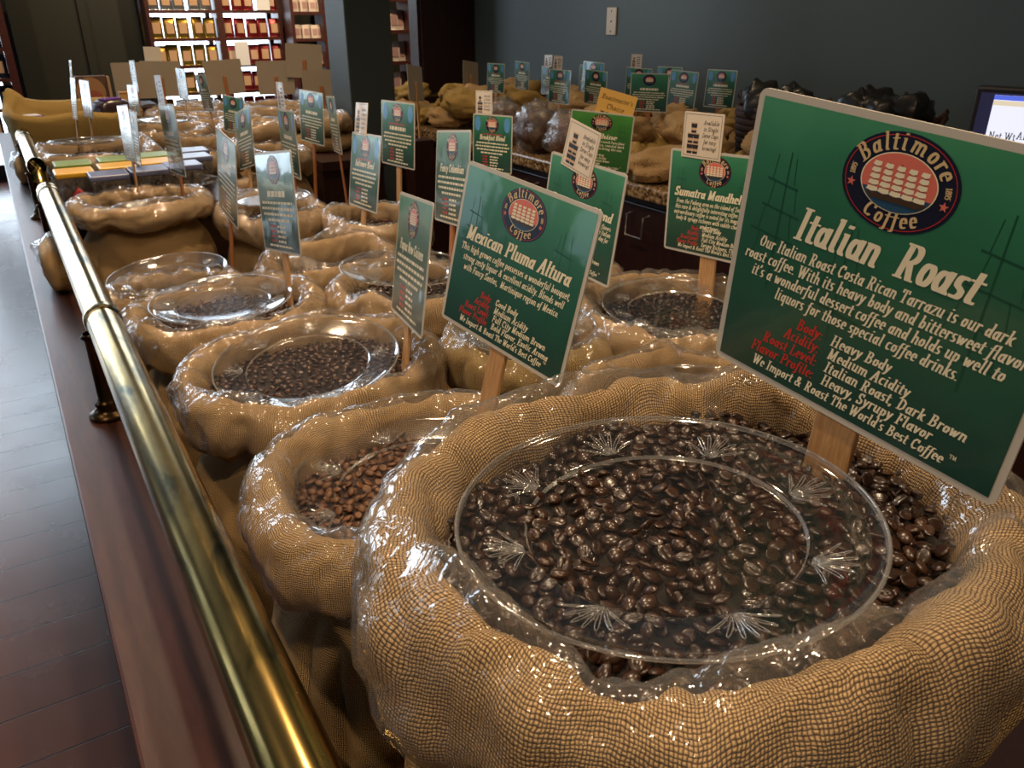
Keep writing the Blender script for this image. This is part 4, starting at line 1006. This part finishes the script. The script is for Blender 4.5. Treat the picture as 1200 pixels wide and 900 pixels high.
FOIL = {k: PM.mesh('coffee_pouch', m, True) for k, m in {'gold': plain('gold_foil', (.42, .27, .05), .22, .85), 'silver': plain('silver_foil', (.55, .55, .56), .2, .9), 'red': plain('red_foil', (.20, .012, .015), .25, .5), 'blue': plain('blue_black_foil', (.015, .02, .04), .25, .3), 'white': plain('white_paper_pouch', (.66, .56, .48), .6)}.items()}
PLM = PL.mesh('label', TANLABEL); PLW = PL.mesh('label', plain('printed_white_label', (.50, .30, .28), .6))
def pouch(x, y, z, kind, label, group, rr, s=1):
    o = link('coffee_pouch', FOIL[kind]); o.location = (x, y, z); o.rotation_euler = (0, 0, rr.uniform(-.25, .25)); o.scale = (s, s, s * rr.uniform(.95, 1.03)); tag(o, label, 'coffee pouch', group)
    l = link('label', PLW if kind == 'white' else PLM, o)
    return o
def shelf(x0, x1, y, rows, label, d=.22, low=-1.30, top=.42, side=.03):
    cx_ = (x0 + x1) / 2; r = empty('shelf_unit', (cx_, y, 0), label, 'shelf unit', 'dark red brown shelf units along the back wall')
    for s, xx in ((-1, x0), (1, x1)): boxpart('side_panel', (xx - cx_ - side / 2, xx - cx_ + side / 2, 0, d, 0, zz(top)), SHELFWOOD, r)
    for h in rows: boxpart('shelf', (x0 - cx_ + side / 2, x1 - cx_ - side / 2, 0, d, zz(h) - .026, zz(h)), SHELFWOOD, r)
rr = random.Random(11)
RW = (.012, -.212, -.436, -.66, -.884, -1.108)
WORD = ('top visible', 'second', 'third', 'fourth', 'fifth', 'bottom')
shelf(1.285, 1.865, 8.0, (.236,) + RW, 'dark shelf unit of silver and gold pouches, left of the red pouches')
shelf(1.895, 2.415, 8.0, (.236,) + RW, 'dark shelf unit of red pouches at the back')
for i, h in enumerate(RW[:5]):
    for k in range(5):
        kind = 'silver' if i == 0 else 'gold'
        if not (i == 1 and k == 3 and False): pouch(1.345 + k * .108 + rr.uniform(-.008, .008) + (.012 if k > 2 else 0), 8.08, zz(h), kind, f'{kind} foil pouch with tan label on the {WORD[i]} shelf of the back unit', f'{kind} pouches on the {WORD[i]} back shelf', rr, .95)
    for k in range(5):
        if i == 0 and k in (3,): continue
        if i == 2 and k == 1: continue
        pouch(1.955 + k * .103 + rr.uniform(-.006, .006), 8.08, zz(h), 'red', f'red foil pouch with tan label on the {WORD[i]} shelf of the back unit', f'red pouches on the {WORD[i]} back shelf', rr, .92)
PAPERW = plain('white_notice_paper', (.82, .84, .86), .6)
for x, h, lab in ((2.27, .012, 'white notice on the top visible shelf of red pouches'), (2.03, -.446, 'white notice hanging among the red pouches on the third shelf')):
    o = boxpart('paper_notice', (-.06, .06, 0, .003, 0, .20), PAPERW); o.location = (x, 7.985, zz(h)); tag(o, lab, 'notice')
shelf(2.455, 2.75, 7.75, (.2, .0, -.222, -.444, -.66), 'narrow shelf unit of white packages left of the pillar'); shelf(2.79, 3.05, 7.75, (.2, .0, -.222, -.444, -.66), 'shelf unit of white packages touching the pillar edge')
for (xa, nn, lab) in ((2.50, 6, 'narrow shelf left of the pillar'), (2.835, 5, 'shelf touching the pillar edge')):
    for i, h in enumerate((.0, -.222, -.444)):
        for k in range(nn): pouch(xa + k * .042, 7.81 + .05 * (k % 2), zz(h), 'white', f'small white package on the {WORD[i]} level of the {lab}', f'white packages, {WORD[i]} level, {lab}', rr, .62)
shelf(2.58, 3.03, 6.5, (.1, -.135, -.37, -.6), 'shelf unit of white pouches right of the pillar', side=.035)
for i, h in enumerate((-.135, -.37, -.6)):
    for k in range(6): pouch(2.64 + k * .066, 6.57 + .04 * (k % 2), zz(h), 'white', f'white pouch with dark print on the {WORD[i]} shelf right of the pillar', f'white pouches, {WORD[i]} shelf right of the pillar', rr, .85)
shelf(-.75, .19, 8.0, (.19, -.035, -.262, -.49, -.72, -.95), 'shelf unit of dark pouches at the far left edge', side=.06)
for i, h in enumerate((-.035, -.262, -.49, -.72, -.95)):
    for k in range(4): pouch(.10 - k * .135 + rr.uniform(-.01, .01), 8.08, zz(h), 'blue', f'dark blue foil pouch with tan label on the {WORD[i]} shelf at the far left', f'dark blue pouches on the {WORD[i]} far left shelf', rr, 1.02)

# ---------------------------------------------------------------- counter along the right wall
CX0 = 1.86
c = empty('wall_counter', (2.4, 2.4, 0), 'granite topped dark counter along the grey green wall', 'counter')
boxpart('granite_top', (CX0 - 2.4, XR - 2.4, -3.6, 2.6, zz(-.60), zz(-.55)), GRANITE, c, .008)
boxpart('body', (CX0 + .06 - 2.4, XR - 2.4, -3.55, 2.55, .08, zz(-.60)), CABWOOD, c)
boxpart('plinth', (CX0 + .12 - 2.4, XR - 2.4, -3.5, 2.5, 0, .08), CABWOOD, c)
for k in range(7):
    y = -2.7 + k * .72; d_ = boxpart('door', (CX0 + .04 - 2.4, CX0 + .06 - 2.4, y, y + .68, .10, zz(-.63)), CABWOOD, c, .004)
    hd = MB(); xh = CX0 + .04 - 2.4; yh = y + .34
    hd.tube([(xh, yh - .045, zz(-.66)), (xh - .03, yh - .045, zz(-.665)), (xh - .032, yh - .045, zz(-.74)), (xh - .032, yh + .045, zz(-.74)), (xh - .03, yh + .045, zz(-.665)), (xh, yh + .045, zz(-.66))], .004, 8)
    hd.build('handle', plain('dull_steel', (.45, .42, .40), .35, 1), d_, smooth=True)
r = empty('counter_rail', (2.0, 4.9, zz(-.55)), 'thin brass rail across the far end of the granite counter', 'rail')
m = MB(); m.tube([(-.12, 0, .07), (.95, 0, .07)], .014, 12); m.build('tube', BRASS, r, smooth=True)
for x in (0, .85):
    m = MB(); m.tube([(x, 0, 0), (x, 0, .07)], .008, 8); m.build('post', BRONZE, r)
c2 = empty('low_counter', (1.95, 5.3, 0), 'dark wooden counter end beyond the pillar under the white pouches', 'counter')
boxpart('top', (-.12, .5, -.35, .2, zz(-.66), zz(-.62)), LEDGE, c2, .005); boxpart('body', (-.1, .5, -.3, .2, 0, zz(-.66)), CABWOOD, c2)
# pouches heaped on the counter
CLOTH = []
for k in range(4):
    m = MB(); pillow(m, (0, 0, 0), (.10, .078, .052), k * 7.3, 0, 32, 20, .62, .36)
    me = m.mesh('cloth_pouch', BURLAP if k % 2 else BURLAP_B, True); CLOTH.append(me)
    o_ = D.objects.new('t', me); uvbox(o_); D.objects.remove(o_)
rr = random.Random(21)
spots = []
for i in range(4):
    for j in range(13):
        x = 1.99 + i * .22 + rr.uniform(-.03, .03); y = 1.75 + j * .215 + rr.uniform(-.04, .04)
        spots.append((x, y, -.505, 0))
        if (i + j) % 3 == 0: spots.append((x + .03, y + .07, -.42, 1))
        if (i * j) % 5 == 1 and i > 0: spots.append((x + .05, y - .05, -.435, 1))
spots = [s_ for s_ in spots if not (s_[1] < 2.36 and s_[0] > 2.25) and not (s_[0] < 2.16 and 2.58 < s_[1] < 3.72) and not (s_[1] < 1.95 and s_[0] < 2.06)]
for k, (x, y, h, lv) in enumerate(spots):
    o = link('cloth_pouch', CLOTH[k % 4]); o.location = (x, y, zz(h)); o.rotation_euler = (rr.uniform(-.25, .25), rr.uniform(-.2, .2), rr.uniform(0, 6.28)); s = rr.uniform(.95, 1.25); o.scale = (s, s, s)
    tag(o, 'lumpy burlap pouch among the pouches heaped on the granite counter', 'pouch', 'burlap pouches heaped on the granite counter')
for k, (x, y, s) in enumerate(((1.96, 2.98, 1.15), (1.97, 2.74, 1.1), (1.95, 3.25, 1.0), (2.10, 3.55, 1.0))):
    r = empty('clear_bean_bag', (x, y, zz(-.55)), ('clear plastic bag of beans on the counter edge, left of the larger one', 'clear plastic bag of dark beans at the counter edge behind the blue badge sign', 'clear bag of beans farther along the counter edge', 'farthest clear bag of beans, near the tall sign backs')[k], 'bag', 'clear bags of beans on the counter')
    m = MB(); pillow(m, (0, 0, .075 * s), (.075 * s, .085 * s, .075 * s), k + 40, 0, 20, 14, .8, .2); m.build('beans', (BEAN_MID, BEAN_MED)[k % 2], r, smooth=True)
    m = MB(); pillow(m, (0, 0, .085 * s), (.085 * s, .098 * s, .088 * s), k + 60, 0, 26, 18, .8, .35); m.build('plastic', FILM, r, smooth=True)
# signs on the counter
for k, (p, h, sc, bd, cup, rz, lab) in enumerate([
    ((2.13, 3.62, -.365), 0, .72, 1, 0, .1, 'leftmost green sign before the wall, with whitish glare'),
    ((2.31, 3.66, -.36), 0, .70, 1, 0, -.1, 'second green sign from the left before the wall, on a reddish stake'),
    ((2.43, 3.58, -.385), 0, .72, 1, 1, .1, 'green sign with a cup note, hidden behind the glaring one'),
    ((2.22, 3.20, -.385), 0, .78, 1, 1, .05, 'green sign whose lower half glares white, in front of a hidden one'),
    ((2.64, 3.53, -.39), 0, .76, 0, 0, .2, 'edge of a green sign behind the pair at the centre of the wall'),
    ((2.60, 3.46, -.375), 0, .78, 1, 0, .1, 'rear sign of the pair at the centre of the wall'),
    ((2.33, 3.07, -.385), 0, .78, 1, 0, 0, 'front sign of the pair at the centre of the wall'),
    ((2.55, 3.04, -.38), 0, .78, 1, 1, .15, 'green sign with a tilted cup note, behind the orange note'),
    ((2.26, 2.62, -.37), 0, .78, 0, 0, .7, 'green sign turned edge-on behind the orange note'),
    ((2.72, 3.02, -.38), 0, .78, 1, 0, .05, 'rear left sign of the pair below the wall plate, partly covered'),
    ((2.47, 2.66, -.37), 0, .78, 1, 0, .05, 'front sign of the pair right of the orange note'),
    ((2.61, 2.58, -.37), 0, .80, 1, 0, .02, 'rightmost green sign before the wall, on a light stake')]):
    x, y, hh = p
    pose = [[x / sc, y / sc, hh / sc], [math.sin(rz) * .6, -math.cos(rz), rr.uniform(-.03, .03)], [rr.uniform(0, .08), 0, 1]]
    sign(pose, lab, .13, 2, sc, seed=50 + k, badges=bool(bd), cup=(-.03, SH - .006) if cup else None, subtitle=bool(bd), group='green signs on the wall counter', stake=STAKE_R if k % 3 else STAKE)
for x, y, h, rz, lab in ((1.62, 3.45, -.365, 2.3, 'tan back of a sign leaning beside the shelf right of the pillar'), (2.30, 4.18, -.40, 2.5, 'small tan sign back tilted near the far end of the counter')):
    sc = .80
    sign([[x / sc, y / sc, h / sc], [math.cos(rz) * 1, -math.sin(rz) * .8, .12], [-.12, 0, 1]], lab, .16, 2, sc, seed=70, group='tan sign backs near the counter')
r = empty('sign_stand', (1.62, 3.45, 0), 'slim dark post standing behind the tall glossy sign', 'post'); boxpart('post', (-.05, .05, -.05, .05, .01, zz(-.53)), CABWOOD, r); boxpart('foot', (-.1, .1, -.1, .1, 0, .01), CABWOOD, r)
# white tub, baskets, monitor
r = empty('white_tub', (1.93, 1.78, zz(-.55)), 'cream plastic tub on the counter edge beside the largest sign', 'tub')
m = MB(); m.lathe([(.0, 0), (.05, 0), (.058, .11), (.061, .112), (.061, .122), (.056, .122), (.05, .02), (.0, .018)], n=28); m.build('body', plain('cream_plastic', (.62, .52, .42), .5), r, smooth=True)
m = MB(); m.lathe([(.0585, .10), (.063, .103), (.063, .110), (.0585, .112)], n=28); m.build('rim', plain('cream_plastic_rim', (.68, .58, .47), .5), r, smooth=True)
WICK = m_wood('dark_wicker', (.02, .008, .004), (.06, .025, .012), .7, (30, 30, 60))
BLACKBAG = plain('black_glossy_bag', (.012, .012, .013), .35)
for x, y, w_, lab, nb in ((2.45, 2.13, .15, 'dark wicker basket of black bags behind the top left corner of the largest sign', 4), (2.50, 1.72, .19, 'wider dark wicker basket piled with black bags, behind the largest sign', 7)):
    r = empty('wicker_basket', (x, y, zz(-.55)), lab, 'basket')
    m = MB(); m.lathe([(.0, 0), (w_ * .82, 0), (w_, .21), (w_ * 1.03, .215), (w_ * 1.03, .235), (w_ * .96, .235), (w_ * .80, .03), (.0, .025)], n=40, sx=.8, sy=1)
    for j in range(9): m.lathe([(w_ * (.83 + .02 * j) + .006, .012 + j * .023), (w_ * (.835 + .02 * j) + .010, .022 + j * .023), (w_ * (.84 + .02 * j) + .006, .032 + j * .023)], n=40, sx=.8)
    m.build('body', WICK, r, smooth=True)
    for s in (-1, 1):
        m = MB(); m.tube([(0, s * w_ * 1.0, .20), (0, s * (w_ + .03), .25), (0, s * (w_ + .03), .27), (.0, s * w_ * 1.0, .235)], .009, 8); m.build('handle', WICK, r, smooth=True)
    for k in range(nb):
        a = 2 * PI * k / nb; bx_, by_ = x + w_ * .38 * math.cos(a), y + w_ * .5 * math.sin(a)
        m = MB(); pillow(m, (0, 0, 0), (.055, .065, .07), k + x, 0, 16, 10, .4, .3)
        o = m.build('black_bag', BLACKBAG, None, smooth=True); o.location = (bx_, by_, zz(-.55) + .225 + .02 * (k % 2)); o.rotation_euler = (.3 * (k % 3 - 1), .3, k)
        tag(o, 'crumpled black bag in the ' + ('narrow' if nb == 4 else 'wide') + ' wicker basket by the wall', 'bag', 'black bags in the ' + ('narrow' if nb == 4 else 'wide') + ' basket')
r = empty('computer_monitor', (1.99, .885, zz(-.55)), 'computer monitor with a lit page, at the right edge behind the largest sign', 'monitor', None, R(-78))
boxpart('casing', (-.23, .23, 0, .045, .07, .395), plain('black_plastic', (.012, .011, .014), .35), r, .006)
boxpart('bezel_panel', (-.215, .215, -.002, 0, .09, .382), plain('dark_blue_desktop', (.02, .022, .07), .4, emit=.35), r)
m = MB(); m.box(-.185, .215, -.004, -.002, .09, .378, 0); z = -.0045
def q(x0, x1, y0, y1, mi, d=0): m.poly([(x0, z - d, y0), (x1, z - d, y0), (x1, z - d, y1), (x0, z - d, y1)], mi)
q(-.185, .215, .368, .378, 1); q(-.185, .215, .356, .367, 2)
for k in range(22): q(-.115 + k * .011, -.115 + k * .011 + (.003 if k % 3 else .005), .245, .272, 3, .0003)
tm = MB(); text(tm, 'Net Wt', -.178, 0, .016, 0, 'l', None, 0, 0, 45, .055); text(tm, 'ABCDEFGHIJKLM', -.12, .004, .016, 0, 'l', None, 0, 0, 45, .055)
b0 = len(m.v); m.v += [(x, z - .0003, .283 + y) for x, y, _ in tm.v]; m.f += [tuple(i + b0 for i in f) for f in tm.f]; m.m += [3] * len(tm.f)
q(-.17, -.125, .268, .272, 3, .0003); q(-.17, -.13, .255, .259, 3, .0003)
m.build('screen', [plain('lit_page', (.72, .78, .95), .4, emit=.85), plain('lit_title_bar', (.08, .14, .75), .4, emit=.8), plain('lit_toolbar', (.72, .66, .52), .4, emit=.7), plain('screen_black', (.01, .01, .015), .4)], r)
boxpart('stand', (-.04, .04, .01, .04, .01, .09), D.materials['black_plastic'], r, .004); boxpart('foot', (-.11, .11, -.06, .11, 0, .012), D.materials['black_plastic'], r, .004)
# wall plate
r = empty('wall_plate', (XR, 3.76, zz(-.048)), 'cream blank wall plate on the grey green wall', 'wall plate')
boxpart('plate', (-.008, 0, -.042, .042, -.068, .068), plain('cream_plate', (.66, .52, .36), .4), r, .003)
for h in (-.05, .0, .05):
    m = MB(); m.lathe([(.0, .002), (.0045, .0015), (.005, 0)], n=12); o = m.build('screw', plain('brown_screw', (.16, .09, .05), .4, .6), r, smooth=True); o.rotation_euler = (0, -PI / 2, 0); o.location = (-.008, 0, h)
